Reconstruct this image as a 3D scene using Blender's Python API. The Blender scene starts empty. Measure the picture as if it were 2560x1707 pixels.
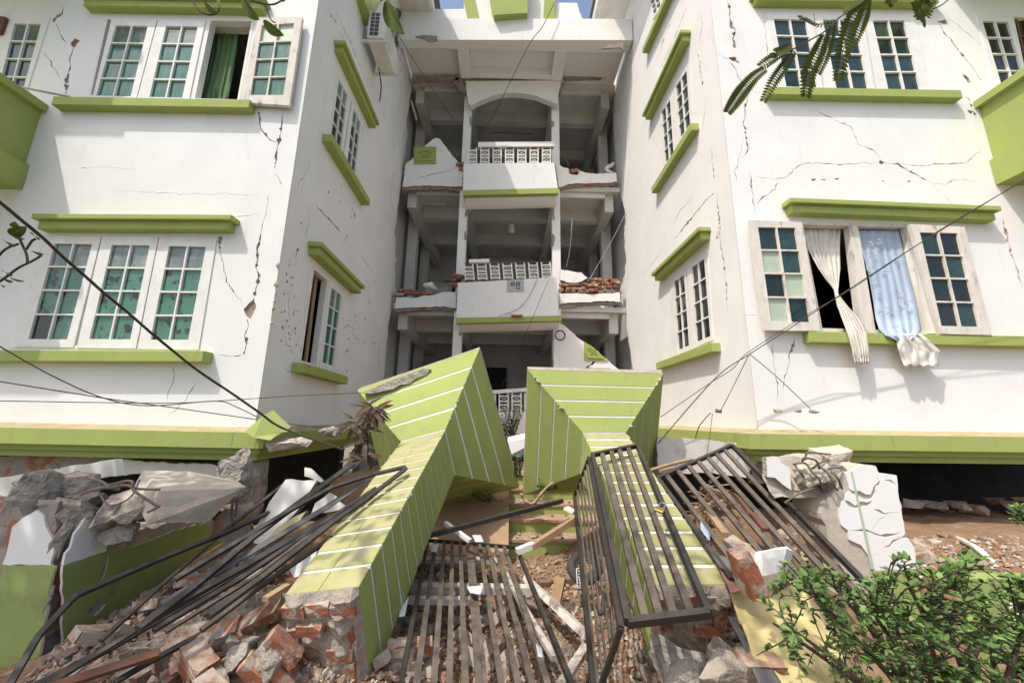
import bpy, bmesh, math, random
from mathutils import Vector, Matrix, noise
from mathutils.geometry import delaunay_2d_cdt
V = Vector
rnd = random.Random(7)
sc = bpy.context.scene

# ---------------------------------------------------------------- camera
CAMH = 1.6
CX, CY, F = 1280.0, 853.5, 965.0            # photograph 2560 x 1707, focal length in its pixels
_y = V((1265 - CX, -(1055 - CY), -F)).normalized()
_z = V((1359 - CX, -(-3761 - CY), -F)); _z = (_z - _y * _z.dot(_y)).normalized()
_x = _y.cross(_z)
ROT = Matrix((_x, _y, _z))                  # camera -> world
CAM = V((0, 0, CAMH))
cd = bpy.data.cameras.new('camera'); co = bpy.data.objects.new('camera', cd)
sc.collection.objects.link(co)
cd.sensor_width = 36; cd.lens = F / 2560 * 36; cd.clip_start = 0.02; cd.clip_end = 600
co.matrix_world = Matrix.Translation(CAM) @ ROT.to_4x4()
sc.camera = co

# ---------------------------------------------------------------- light
SUN = V((-1.06, -1.0, 2.5)).normalized()    # towards the sun
w = bpy.data.worlds.new('World'); sc.world = w; w.use_nodes = True
nt = w.node_tree; nt.nodes.clear()
sky = nt.nodes.new('ShaderNodeTexSky'); sky.sky_type = 'NISHITA'; sky.sun_disc = False
sky.sun_elevation = math.asin(SUN.z); sky.sun_rotation = math.atan2(SUN.x, SUN.y)
sky.air_density = 1.0; sky.dust_density = 4.0
bg = nt.nodes.new('ShaderNodeBackground'); bg.inputs[1].default_value = 0.15
wo = nt.nodes.new('ShaderNodeOutputWorld')
nt.links.new(sky.outputs[0], bg.inputs[0]); nt.links.new(bg.outputs[0], wo.inputs[0])
sl = bpy.data.lights.new('sun', 'SUN'); sl.energy = 2.6; sl.angle = math.radians(0.6); sl.color = (1.0, 0.96, 0.895)
so = bpy.data.objects.new('sun', sl); sc.collection.objects.link(so)
so.rotation_euler = SUN.to_track_quat('Z', 'Y').to_euler(); so.location = (0, 0, 30)
sc.view_settings.view_transform = 'Standard'; sc.view_settings.look = 'None'
sc.view_settings.exposure = 0.60; sc.view_settings.gamma = 1.0
sc.cycles.max_bounces = 7; sc.cycles.diffuse_bounces = 4; sc.cycles.glossy_bounces = 3
sc.cycles.transparent_max_bounces = 6; sc.cycles.use_denoising = True

# ---------------------------------------------------------------- pixels -> places on real planes
def ray(p): return ROT @ V((p[0] - CX, -(p[1] - CY), -F))
def atY(p, y): d = ray(p); return CAM + d * (y / d.y)
def atX(p, x): d = ray(p); return CAM + d * (x / d.x)
def atZ(p, z): d = ray(p); return CAM + d * ((z - CAMH) / d.z)
def atP(p, o, n): d = ray(p); return CAM + d * ((o - CAM).dot(n) / d.dot(n))
def zm(sx, ox=0, oy=0): return lambda x, y: (ox + x * sx, oy + y * sx)
Z0 = zm(1.08844)
Z1 = zm(.38259); Z2 = zm(.42517, 700); Z3 = zm(.42517, 1560); Z4 = zm(.41451, 0, 500)
Z5 = zm(.44643, 900, 400); Z6 = zm(.42517, 1560, 500); ZA = zm(.45096, 0, 1000); ZB = zm(.38259, 600, 850)
ZC = zm(.38259, 1200, 850); ZD = zm(.45096, 1760, 1000); ZE = zm(.34014, 600, 1200); ZF = zm(.34014, 1200, 1200)
ZQ = zm(.15303, 780); ZW = zm(.25510, 680, 580); ZT = zm(.27211, 960); ZG = zm(.20408, 1600, 1080)
ZH = zm(.20408, 0, 1080); ZI = zm(.25962, 960, 1300); ZJ = zm(.22317, 480, 1150)
FY, XL, XR, BY = 4.4, -2.766, 2.832, 8.7     # wing fronts, wing side walls, middle facade

# ---------------------------------------------------------------- materials
MATS = {}
def lin(c): return tuple(((x / 255) / 12.92 if x <= 10 else (((x / 255) + .055) / 1.055) ** 2.4) for x in c)
def M(name, col, col2=None, scale=4.0, lo=.35, hi=.65, rough=.85, bump=.15, bscale=60, spec=.3, metal=0.0,
      col3=None, s3=2.0, lo3=.55, hi3=.62, streak=None, rnd_v=0.0, trans=0.0, coat=0.0, stretch=None, sub=0.0, bdist=.01, dust=0.0):
    m = bpy.data.materials.new(name); m.use_nodes = True; n = m.node_tree; N = n.nodes; L = n.links
    b = N['Principled BSDF']; b.inputs['Roughness'].default_value = rough
    b.inputs['Specular IOR Level'].default_value = spec; b.inputs['Metallic'].default_value = metal
    if coat: b.inputs['Coat Weight'].default_value = coat; b.inputs['Coat Roughness'].default_value = .06
    tc = N.new('ShaderNodeTexCoord'); oi = N.new('ShaderNodeObjectInfo')
    mp = N.new('ShaderNodeMapping')
    if stretch: mp.inputs['Scale'].default_value = stretch
    ad = N.new('ShaderNodeVectorMath'); ad.operation = 'ADD'
    cb = N.new('ShaderNodeCombineXYZ'); mu = N.new('ShaderNodeMath'); mu.operation = 'MULTIPLY'; mu.inputs[1].default_value = 37.0
    L.new(oi.outputs['Random'], mu.inputs[0]); L.new(mu.outputs[0], cb.inputs[0]); L.new(mu.outputs[0], cb.inputs[1])
    L.new(tc.outputs['Object'], ad.inputs[0]); L.new(cb.outputs[0], ad.inputs[1]); L.new(ad.outputs[0], mp.inputs[0])
    def noi(s, d=6, r=.6):
        t = N.new('ShaderNodeTexNoise'); t.inputs['Scale'].default_value = s; t.inputs['Detail'].default_value = d
        t.inputs['Roughness'].default_value = r; L.new(mp.outputs[0], t.inputs[0]); return t.outputs[0]
    def ramp(src, a, z):
        r = N.new('ShaderNodeMapRange'); r.inputs[1].default_value = a; r.inputs[2].default_value = z
        L.new(src, r.inputs[0]); return r.outputs[0]
    def mix(f, a, c):
        x = N.new('ShaderNodeMix'); x.data_type = 'RGBA'
        if isinstance(f, float): x.inputs[0].default_value = f
        else: L.new(f, x.inputs[0])
        for k, v in ((6, a), (7, c)):
            if isinstance(v, tuple): x.inputs[k].default_value = (*v, 1)
            else: L.new(v, x.inputs[k])
        return x.outputs[2]
    out = mix(ramp(noi(scale), lo, hi), tuple(col), tuple(col2 or col))
    if col3: out = mix(ramp(noi(s3, 8, .65), lo3, hi3), out, tuple(col3))
    if streak:
        t = N.new('ShaderNodeTexNoise'); m2 = N.new('ShaderNodeMapping'); m2.inputs['Scale'].default_value = streak[0]
        L.new(ad.outputs[0], m2.inputs[0]); L.new(m2.outputs[0], t.inputs[0]); t.inputs['Scale'].default_value = 1.0; t.inputs['Detail'].default_value = 5
        out = mix(ramp(t.outputs[0], streak[2], streak[3]), out, tuple(streak[1]))
    if rnd_v:
        h = N.new('ShaderNodeHueSaturation'); r = N.new('ShaderNodeMapRange'); L.new(oi.outputs['Random'], r.inputs[0])
        r.inputs[3].default_value = 1 - rnd_v; r.inputs[4].default_value = 1 + rnd_v; L.new(r.outputs[0], h.inputs['Value']); L.new(out, h.inputs['Color']); out = h.outputs[0]
    if dust:                                                    # settled dust on faces that look up
        ge = N.new('ShaderNodeNewGeometry'); sx = N.new('ShaderNodeSeparateXYZ'); L.new(ge.outputs['Normal'], sx.inputs[0])
        pm = N.new('ShaderNodeMath'); pm.operation = 'MULTIPLY'; L.new(ramp(sx.outputs[2], .25, .9), pm.inputs[0]); L.new(ramp(noi(7, 8, .7), .36, .62), pm.inputs[1])
        p2 = N.new('ShaderNodeMath'); p2.operation = 'MULTIPLY'; L.new(pm.outputs[0], p2.inputs[0]); p2.inputs[1].default_value = dust
        out = mix(p2.outputs[0], out, (.44, .365, .28))
    L.new(out, b.inputs['Base Color'])
    if bump:
        bp = N.new('ShaderNodeBump'); bp.inputs['Strength'].default_value = bump; bp.inputs['Distance'].default_value = bdist
        L.new(noi(bscale, 8, .6), bp.inputs['Height']); L.new(bp.outputs[0], b.inputs['Normal'])
    if sub or trans:
        b.inputs['Transmission Weight'].default_value = trans
    MATS[name] = m; return m
PLA = (.81, .80, .77)
M('plaster', PLA, (.745, .735, .71), 1.6, .35, .7, rough=.9, bump=.22, bscale=35, col3=(.66, .62, .55), s3=1.1, lo3=.62, hi3=.85,
  streak=((9, 9, .9), (.67, .65, .60), .62, .85))
M('plaster_dirty', (.70, .67, .61), (.60, .57, .51), 3, rough=.95, bump=.35, bscale=30, col3=(.42, .38, .33), s3=2.5, lo3=.58, hi3=.75)
M('core', (.27, .23, .20), (.36, .31, .27), 9, rough=1, bump=.6, bscale=40, col3=(.33, .14, .08), s3=6, lo3=.52, hi3=.60)
M('green', (.345, .40, .118), (.315, .37, .108), 2.5, rough=.85, bump=.22, bscale=40, col3=(.33, .33, .16), s3=5, lo3=.55, hi3=.8,
  streak=((14, 14, 1.2), (.27, .29, .11), .60, .85), dust=0.25)
M('green_sun_tile', (.30, .32, .11), (.345, .34, .135), 3.5, rough=.75, bump=.15, bscale=50, col3=(.30, .255, .12), s3=5, lo3=.50, hi3=.72, rnd_v=.10, dust=0.45)  # green for the column tops: darkened in colour against full sun, plus dust
M('green_wall_shade', (.30, .37, .12), (.25, .32, .105), 2, rough=.85, bump=.25, bscale=45, col3=(.20, .21, .10), s3=3, lo3=.58, hi3=.75)  # darker copy of green: shade on the left wall put into the colour
M('white_line', (.80, .79, .74), (.70, .69, .63), 14, rough=.9, bump=.4, bscale=80)
M('ledge_top', (.36, .30, .15), (.43, .37, .22), 5, rough=.95, bump=.3, bscale=60, col3=(.28, .23, .15), s3=9, lo3=.5, hi3=.7)
M('concrete', (.33, .30, .26), (.45, .405, .345), 7, rough=1, bump=1.0, bscale=22, col3=(.22, .20, .18), s3=8, lo3=.5, hi3=.7, rnd_v=.2, bdist=.05, dust=0.5)
M('concrete_pale', (.50, .44, .36), (.42, .37, .31), 4, rough=1, bump=.45, bscale=30, col3=(.33, .29, .25), s3=5, lo3=.55, hi3=.75, rnd_v=.08, dust=0.35)
M('brick', (.27, .13, .085), (.19, .10, .07), 14, rough=.95, bump=.6, bscale=45, col3=(.38, .325, .265), s3=9, lo3=.42, hi3=.54, rnd_v=.3, bdist=.03, dust=0.75)
M('brick_raw', (.34, .13, .068), (.24, .095, .055), 12, rough=.95, bump=.6, bscale=70, col3=(.38, .32, .26), s3=13, lo3=.48, hi3=.58, rnd_v=.3, dust=0.55)
M('mortar', (.40, .35, .29), (.30, .26, .22), 14, rough=1, bump=1.0, bscale=30, col3=(.38, .20, .12), s3=8, lo3=.58, hi3=.68, bdist=.025, dust=0.5)
M('iron', (.022, .020, .019), (.035, .029, .025), 6, rough=.55, bump=.2, bscale=90, spec=.45, col3=(.065, .042, .03), s3=7, lo3=.58, hi3=.75, rnd_v=.2, dust=0.06)
M('iron_dusty', (.10, .08, .062), (.062, .050, .040), 9, rough=.85, bump=.4, bscale=70, spec=.3, col3=(.055, .046, .04), s3=16, lo3=.50, hi3=.62, rnd_v=.12, dust=0.18)
M('rebar', (.13, .12, .11), (.20, .15, .11), 30, rough=.7, bump=.7, bscale=140, spec=.4)
M('wood_white', (.80, .785, .75), (.72, .70, .66), 7, rough=.75, bump=.2, bscale=60, col3=(.52, .46, .40), s3=9, lo3=.66, hi3=.8)
M('wood_worn', (.74, .70, .63), (.62, .57, .50), 8, rough=.85, bump=.35, bscale=50, col3=(.34, .27, .21), s3=9, lo3=.56, hi3=.70, stretch=(1, 1, .35))
M('wood_raw', (.40, .27, .16), (.30, .19, .11), 9, rough=.9, bump=.4, bscale=50, stretch=(1, 1, .2), rnd_v=.15)
M('wood_brown', (.16, .075, .045), (.11, .055, .035), 9, rough=.8, bump=.3, rnd_v=.15)
gp = dict(rough=.07, bump=.06, bscale=9, spec=.5)
M('pane_green', (.035, .175, .125), (.02, .10, .075), 16, .35, .65, col3=(.085, .27, .205), s3=20, lo3=.5, hi3=.75, stretch=(1, 1, .25), rnd_v=.22, **gp)
M('pane_flat_green', (.075, .20, .135), (.06, .17, .115), 5, col3=(.02, .028, .024), s3=8, lo3=.545, hi3=.575, rnd_v=.10, **gp)
M('pane_clear', (.18, .235, .21), (.12, .16, .145), 7, col3=(.26, .30, .28), s3=9, lo3=.5, hi3=.7, rnd_v=.25, **gp)
M('pane_dark', (.014, .032, .030), (.024, .050, .045), 8, rnd_v=.5, **gp)
M('pane_black', (.012, .016, .017), (.022, .027, .027), 8, rnd_v=.4, **gp)
M('pane_pale', (.46, .55, .43), (.40, .48, .38), 6, rough=.35, bump=.1)
M('room', (.62, .605, .57), (.52, .505, .475), 1.5, rough=.95, bump=.1)
M('room_shade', (.055, .05, .048), (.035, .032, .03), 3, rough=.95, bump=.1)  # near-black inner walls and doorways: unlit darkness put into the colour
M('curtain_green', (.12, .20, .09), (.09, .155, .07), 6, rough=.9, bump=.1)
M('curtain_cream', (.72, .69, .62), (.62, .58, .51), 7, rough=.95, bump=.15, col3=(.50, .43, .30), s3=5, lo3=.62, hi3=.8)
M('curtain_blue', (.40, .47, .57), (.34, .42, .53), 4, rough=.95, bump=.1, col3=(.26, .32, .44), s3=11, lo3=.60, hi3=.64)
M('flower_white', (.62, .66, .71), (.52, .57, .64), 20, rough=.95)
M('dirt', (.215, .125, .07), (.27, .17, .10), 3.5, rough=1, bump=.9, bscale=22, col3=(.31, .25, .19), s3=6, lo3=.52, hi3=.68, bdist=.03)
M('dust', (.42, .33, .25), (.33, .23, .16), 9, rough=1, bump=.8, bscale=40, col3=(.38, .17, .09), s3=12, lo3=.5, hi3=.6)
M('slab_brown', (.40, .26, .155), (.33, .22, .135), 5, rough=1, bump=.4, bscale=45, col3=(.24, .20, .16), s3=4, lo3=.5, hi3=.7)
M('leaf', (.115, .20, .050), (.085, .155, .038), 6, rough=.65, bump=0, spec=.25, col3=(.11, .15, .06), s3=8, lo3=.5, hi3=.65)
M('leaf_light', (.20, .32, .085), (.16, .27, .065), 6, rough=.65, bump=0, spec=.25)
M('leaf_big', (.115, .15, .032), (.085, .12, .026), 12, rough=.75, bump=.1, bscale=30, spec=.15)
M('leaf_fern', (.115, .14, .034), (.08, .10, .024), 9, rough=.75, bump=0, spec=.15)
M('leaf_dry', (.135, .09, .06), (.085, .058, .04), 9, rough=.8, bump=.1, rnd_v=.2)
M('twig', (.055, .040, .030), (.09, .065, .045), 20, rough=.9, bump=.4)
M('twig_pale', (.38, .27, .17), (.28, .19, .12), 12, rough=.9, bump=.4)
M('cable', (.030, .027, .025), (.06, .048, .038), 30, rough=.6, bump=.2)
M('cable_old', (.10, .075, .05), (.05, .04, .03), 60, rough=.8, bump=.4)
M('rubber', (.035, .035, .034), (.07, .062, .055), 10, rough=.85, bump=.5, bscale=70)
M('yellow_sheet', (.58, .50, .24), (.50, .42, .19), 3, rough=.6, bump=.25, bscale=9, col3=(.38, .27, .12), s3=5, lo3=.58, hi3=.75)
M('grey_sheet', (.10, .10, .10), (.15, .145, .14), 5, rough=.8, bump=.3)
M('red_dusty', (.30, .13, .10), (.36, .20, .15), 6, rough=.9, bump=.4)
M('ac_white', (.72, .71, .67), (.64, .62, .56), 5, rough=.5, bump=.05, col3=(.45, .34, .24), s3=9, lo3=.66, hi3=.78)
M('grille_dark', (.06, .06, .06), (.09, .09, .09), 20, rough=.6)
M('pvc_green', (.33, .52, .42), (.28, .45, .37), 5, rough=.4, bump=.05)
M('pvc_white', (.78, .77, .74), (.66, .64, .60), 5, rough=.4, bump=.05)
M('sign_grey', (.42, .44, .42), (.38, .40, .38), 8, rough=.5, bump=.03)
M('ink', (.02, .025, .03), rough=.6, bump=0)
M('brass', (.55, .40, .16), (.45, .32, .12), 20, rough=.35, metal=.9, bump=.1)
M('steel', (.55, .55, .56), rough=.3, metal=.9, bump=.05)
M('tile_roof', (.14, .12, .11), (.19, .16, .14), 9, rough=.9, bump=.5)
M('paper', (.72, .71, .70), (.60, .60, .62), 8, rough=.8, bump=.1, rnd_v=.2)
M('blue_grey', (.36, .44, .52), (.30, .38, .46), 5, rough=.6, bump=.1)
M('red_plastic', (.45, .06, .04), rough=.4, bump=.05)
M('tin', (.40, .42, .44), (.34, .36, .38), 6, rough=.45, bump=.1, metal=.2)
M('far_ground', (.20, .18, .14), (.16, .16, .11), 2, rough=1, bump=.5, bscale=12)
# ---------------------------------------------------------------- building helpers
COL = sc.collection
def _link(o, parent):
    COL.objects.link(o)
    if parent is not None:
        o.parent = parent; o.matrix_parent_inverse = parent.matrix_basis.inverted()
    return o
def tag(o, label, cat, group=None, kind=None):
    if label: o['label'] = label
    if cat: o['category'] = cat
    if group: o['group'] = group
    if kind: o['kind'] = kind
    return o
def thing(name, label, cat, loc=(0, 0, 0), group=None):
    o = bpy.data.objects.new(name, None); o.empty_display_size = .1; COL.objects.link(o); o.location = loc
    o.matrix_basis = Matrix.Translation(V(loc)); return tag(o, label, cat, group)
def me_new(name, vs, fs, mats, midx=None, smooth=False):
    me = bpy.data.meshes.new(name); me.from_pydata([tuple(v) for v in vs], [], fs)
    for m in (mats if isinstance(mats, (list, tuple)) else [mats]): me.materials.append(MATS[m])
    if midx: me.polygons.foreach_set('material_index', midx)
    if smooth: me.polygons.foreach_set('use_smooth', [True] * len(me.polygons))
    me.update(); return me
def fixn(me):
    b = bmesh.new(); b.from_mesh(me); bmesh.ops.recalc_face_normals(b, faces=b.faces); b.to_mesh(me); b.free(); return me
def mk(name, vs, fs, mats, parent=None, midx=None, smooth=False, fix=True):
    me = me_new(name, vs, fs, mats, midx, smooth)
    if fix: fixn(me)
    return _link(bpy.data.objects.new(name, me), parent)
class Geo:                                  # collects pieces of ONE part
    def __init__(s): s.v = []; s.f = []; s.m = []
    def add(s, vs, fs, m=0):
        k = len(s.v); s.v += [V(v) for v in vs]; s.f += [tuple(i + k for i in f) for f in fs]; s.m += [m] * len(fs); return s
    def prism(s, pts, vec, m=0, ms=None):
        n = len(pts); vec = V(vec)
        s.add(list(pts) + [V(p) + vec for p in pts], [tuple(range(n)), tuple(range(2 * n - 1, n - 1, -1))], m)
        k = len(s.v) - 2 * n
        for i in range(n):
            j = (i + 1) % n; s.f.append((k + i, k + j, k + n + j, k + n + i)); s.m.append(m if ms is None else ms)
        return s
    def box(s, a, b, m=0):
        (x0, y0, z0), (x1, y1, z1) = a, b
        return s.prism([V((x0, y0, z0)), V((x1, y0, z0)), V((x1, y1, z0)), V((x0, y1, z0))], (0, 0, z1 - z0), m)
    def bar(s, p, q, wd, th, up=(0, 0, 1), m=0):
        p, q = V(p), V(q); d = (q - p).normalized(); up = V(up); x = d.cross(up)
        if x.length < 1e-4: x = d.cross(V((1, 0, 0)))
        x.normalize(); u = x.cross(d)
        return s.prism([p + x * (sx * wd / 2) + u * (sy * th / 2) for sx, sy in ((-1, -1), (1, -1), (1, 1), (-1, 1))], q - p, m)
    def tube(s, pts, r, n=6, m=0, cap=True):
        pts = [V(p) for p in pts]; rs = r if isinstance(r, (list, tuple)) else [r] * len(pts); k = len(s.v); up = V((.3, .2, 1)).normalized()
        for i, p in enumerate(pts):
            d = (pts[min(i + 1, len(pts) - 1)] - pts[max(i - 1, 0)])
            d = d.normalized() if d.length > 1e-9 else V((0, 0, 1)); x = d.cross(up)
            if x.length < .05: x = d.cross(V((1, 0, 0)))
            x.normalize(); u = x.cross(d)
            for a in range(n): t = 2 * math.pi * a / n; s.v.append(p + (x * math.cos(t) + u * math.sin(t)) * rs[i])
        for i in range(len(pts) - 1):
            for a in range(n):
                b = (a + 1) % n; s.f.append((k + i * n + a, k + i * n + b, k + (i + 1) * n + b, k + (i + 1) * n + a)); s.m.append(m)
        if cap: s.f += [tuple(k + a for a in range(n)), tuple(k + (len(pts) - 1) * n + a for a in range(n - 1, -1, -1))]; s.m += [m, m]
        return s
    def build(s, name, mats, parent=None, smooth=False, fix=True): return mk(name, s.v, s.f, mats, parent, s.m, smooth, fix)
def bil(q, s, t): return (q[0] * (1 - s) + q[1] * s) * (1 - t) + (q[3] * (1 - s) + q[2] * s) * t
def lerp(a, b, t): return a + (b - a) * t
def smoothpath(pts, k=6):
    pts = [V(p) for p in pts]; out = []
    for i in range(len(pts) - 1):
        p0, p1, p2, p3 = pts[max(i - 1, 0)], pts[i], pts[i + 1], pts[min(i + 2, len(pts) - 1)]
        for j in range(k):
            t = j / k; out.append(.5 * ((2 * p1) + (p2 - p0) * t + (2 * p0 - 5 * p1 + 4 * p2 - p3) * t * t + (3 * p1 - p0 - 3 * p2 + p3) * t ** 3))
    return out + [pts[-1]]
def inpoly(p, poly):
    c = False; x, y = p; j = len(poly) - 1
    for i in range(len(poly)):
        xi, yi = poly[i]; xj, yj = poly[j]
        if (yi > y) != (yj > y) and x < (xj - xi) * (y - yi) / (yj - yi) + xi: c = not c
        j = i
    return c
class Plane:                                # a wall plane: 2-D coordinates <-> space
    def __init__(s, o, ex, ey, n): s.o, s.ex, s.ey, s.n = V(o), V(ex), V(ey), V(n)
    def d2(s, p): return ((V(p) - s.o).dot(s.ex), (V(p) - s.o).dot(s.ey))
    def p(s, c, off=0.0): return s.o + s.ex * c[0] + s.ey * c[1] + s.n * off
    def px(s, uv, off=0.0): return atP(uv, s.o + s.n * off, s.n)
    def c(s, uv): return s.d2(s.px(uv))
PFL = Plane((0, FY, 0), (1, 0, 0), (0, 0, 1), (0, -1, 0)); PFR = PFL
PSL = Plane((XL, 0, 0), (0, 1, 0), (0, 0, 1), (1, 0, 0))
PSR = Plane((XR, 0, 0), (0, 1, 0), (0, 0, 1), (-1, 0, 0))
PB = Plane((0, BY, 0), (1, 0, 0), (0, 0, 1), (0, -1, 0))
def slab(name, pl, outer, holes, off, th, mats, parent, edge=1):
    """wall sheet: outline minus holes, front face at OFF from the plane, THICK th towards the back"""
    pts, edges = [], []
    for poly in [outer] + holes:
        k = len(pts); pts += [V(c) for c in poly]; edges += [(k + i, k + (i + 1) % len(poly)) for i in range(len(poly))]
    vs, es, fs, *_ = delaunay_2d_cdt(pts, edges, [], 0, 1e-5)
    bbs = [(min(c[0] for c in h), max(c[0] for c in h), min(c[1] for c in h), max(c[1] for c in h)) for h in holes]
    keep = []
    for f in fs:
        c = sum((vs[i] for i in f), V((0, 0))) / len(f)
        if not inpoly(c, outer): continue
        if any(b[0] <= c.x <= b[1] and b[2] <= c.y <= b[3] and inpoly(c, h) for h, b in zip(holes, bbs)): continue
        keep.append(tuple(f))
    n = len(vs); W3 = [pl.p(c, off) for c in vs] + [pl.p(c, off - th) for c in vs]
    cnt = {}
    for f in keep:
        for i in range(len(f)):
            a, b = f[i], f[(i + 1) % len(f)]; cnt[(min(a, b), max(a, b))] = cnt.get((min(a, b), max(a, b)), 0) + 1
    F_ = list(keep) + [tuple(i + n for i in reversed(f)) for f in keep]; mi = [0] * len(keep) + [edge] * len(keep)
    for (a, b), k in cnt.items():
        if k == 1: F_.append((a, b, b + n, a + n)); mi.append(edge)
    return mk(name, W3, F_, mats, parent, mi)
def crack(pl, zf, pts, wd=.006, jit=.012, taper=True, r=rnd):
    """outline (2-D on the wall) of a crack that follows the pixel polyline PTS"""
    c = [V(pl.c(zf(*p))) for p in pts]; path = []
    for i in range(len(c) - 1):
        L = (c[i + 1] - c[i]).length; n = max(2, int(L / .045))
        for k in range(n): path.append(c[i].lerp(c[i + 1], k / n))
    path.append(c[-1]); m = len(path); A, B = [], []
    for i, p in enumerate(path):
        d = path[min(i + 1, m - 1)] - path[max(i - 1, 0)]; d = d.normalized() if d.length > 0 else V((1, 0)); nn = V((-d.y, d.x))
        q = p + nn * r.uniform(-jit, jit) if 0 < i < m - 1 else p
        t = i / (m - 1); ww = 1.6 * wd * (min(1, 5 * t, 5 * (1 - t)) if taper else 1) * r.choice((.3, .5, .7, .9, 1.1, 1.5, 2.4)) + .0012
        A.append(tuple(q + nn * ww / 2)); B.append(tuple(q - nn * ww / 2))
    return A + B[::-1]
def spall(pl, zf, pts, jit=.008, r=rnd):
    c = [V(pl.c(zf(*p))) for p in pts]; out = []
    for i in range(len(c)):
        a, b = c[i], c[(i + 1) % len(c)]; n = max(1, int((b - a).length / .03))
        for k in range(n): out.append(tuple(a.lerp(b, k / n) + V((r.uniform(-jit, jit), r.uniform(-jit, jit)))))
    return out
def chip(pl, zf, x, y, s=.02, r=rnd):
    c = V(pl.c(zf(x, y))); k = r.randint(5, 7); a0 = r.random() * 6
    return [tuple(c + V((math.cos(a0 + i * 6.283 / k), 1.3 * math.sin(a0 + i * 6.283 / k))) * s * r.uniform(.5, 1.2)) for i in range(k)]
def ledge(name, pl, zf, a, b, p, h, parent, mat='green', lip=0.0, z0=0.0):
    """sill or hood: bottom edge on the wall from pixel a to pixel b, standing p out of the wall, h high"""
    A, B = pl.px(zf(*a), -.03), pl.px(zf(*b), -.03); A.z += z0; B.z += z0; up = V((0, 0, 1)); g = Geo(); e = (B - A).normalized()
    def bx(k0, k1, pp, ext): g.prism([A + up * k0 - e * ext, B + up * k0 + e * ext, B + up * k0 + e * ext + pl.n * (pp + .03), A + up * k0 - e * ext + pl.n * (pp + .03)], up * (k1 - k0))
    if lip: bx(0, h * .62, p, 0); bx(h * .62 + .001, h, p + lip, lip)
    else: bx(0, h, p, 0)
    o = g.build(name, [mat], parent)
    m = o.modifiers.new('b', 'BEVEL'); m.width = .006; m.segments = 1; return o
def casement(win, outer, pane, n, th=.045, cols=2, rows=4, wood='wood_white', panes='pane_green', mw=.02, name='casement', skip=(), bias=None):
    """one sash: outer and pane-area corners (TL,TR,BR,BL in space); its panes are separate objects"""
    g = Geo(); n = V(n); O = [V(p) for p in outer]; I = [V(p) for p in pane]
    for i in range(4):
        j = (i + 1) % 4; g.prism([O[i], O[j], I[j], I[i]], -n * th)
    W_ = ((I[1] - I[0]).length + (I[2] - I[3]).length) / 2; H_ = ((I[3] - I[0]).length + (I[2] - I[1]).length) / 2
    a, b = mw / W_ / 2, mw / H_ / 2
    for c in range(1, cols):
        s = c / cols; g.prism([bil(I, s - a, 0), bil(I, s + a, 0), bil(I, s + a, 1), bil(I, s - a, 1)], -n * (th - .004) )
    for r_ in range(1, rows):
        t = r_ / rows; g.prism([p - n * .002 for p in (bil(I, 0, t - b), bil(I, 1, t - b), bil(I, 1, t + b), bil(I, 0, t + b))], -n * (th - .008))
    o = g.build(name, [wood], win)
    for r_ in range(rows):
        for c in range(cols):
            if (r_, c) in skip: continue
            mt = panes(r_, c) if callable(panes) else panes
            s0, s1 = c / cols + (a if c else 0), (c + 1) / cols - (a if c < cols - 1 else 0); t0, t1 = r_ / rows + (b if r_ else 0), (r_ + 1) / rows - (b if r_ < rows - 1 else 0)
            q = [bil(I, s0, t0), bil(I, s1, t0), bil(I, s1, t1), bil(I, s0, t1)]; k = rnd.uniform(-.0015, .0015)
            tilt = [n * (-.026 + k * (1 if i in (0, 1) else -1) + rnd.uniform(-.0008, .0008)) for i in range(4)]
            Geo().prism([q[i] + tilt[i] for i in range(4)], -n * .004).build('pane', [mt], win)
    return o
def quad(pl, zf, pts, off=0.0): return [pl.px(zf(*p), off) for p in pts]
def ringframe(pl, op, wd, parent, name='window', front=.004, depth=.09, mats=('wood_white',), mull=()):
    """fixed frame lining the opening OP (4 space points on the wall plane)"""
    c = sum(op, V()) / 4; g = Geo(); n = pl.n; I = []
    for i in range(4):
        p, a, b = op[i], op[i - 1], op[(i + 1) % 4]; I.append(p + (a - p).normalized() * wd + (b - p).normalized() * wd)
    for i in range(4):
        j = (i + 1) % 4; g.prism([op[i] + n * front, op[j] + n * front, I[j] + n * front, I[i] + n * front], -n * depth)
    for m in mull: g.prism([p + n * front * .5 for p in m], -n * depth)
    return g.build(name, list(mats), parent)
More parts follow.
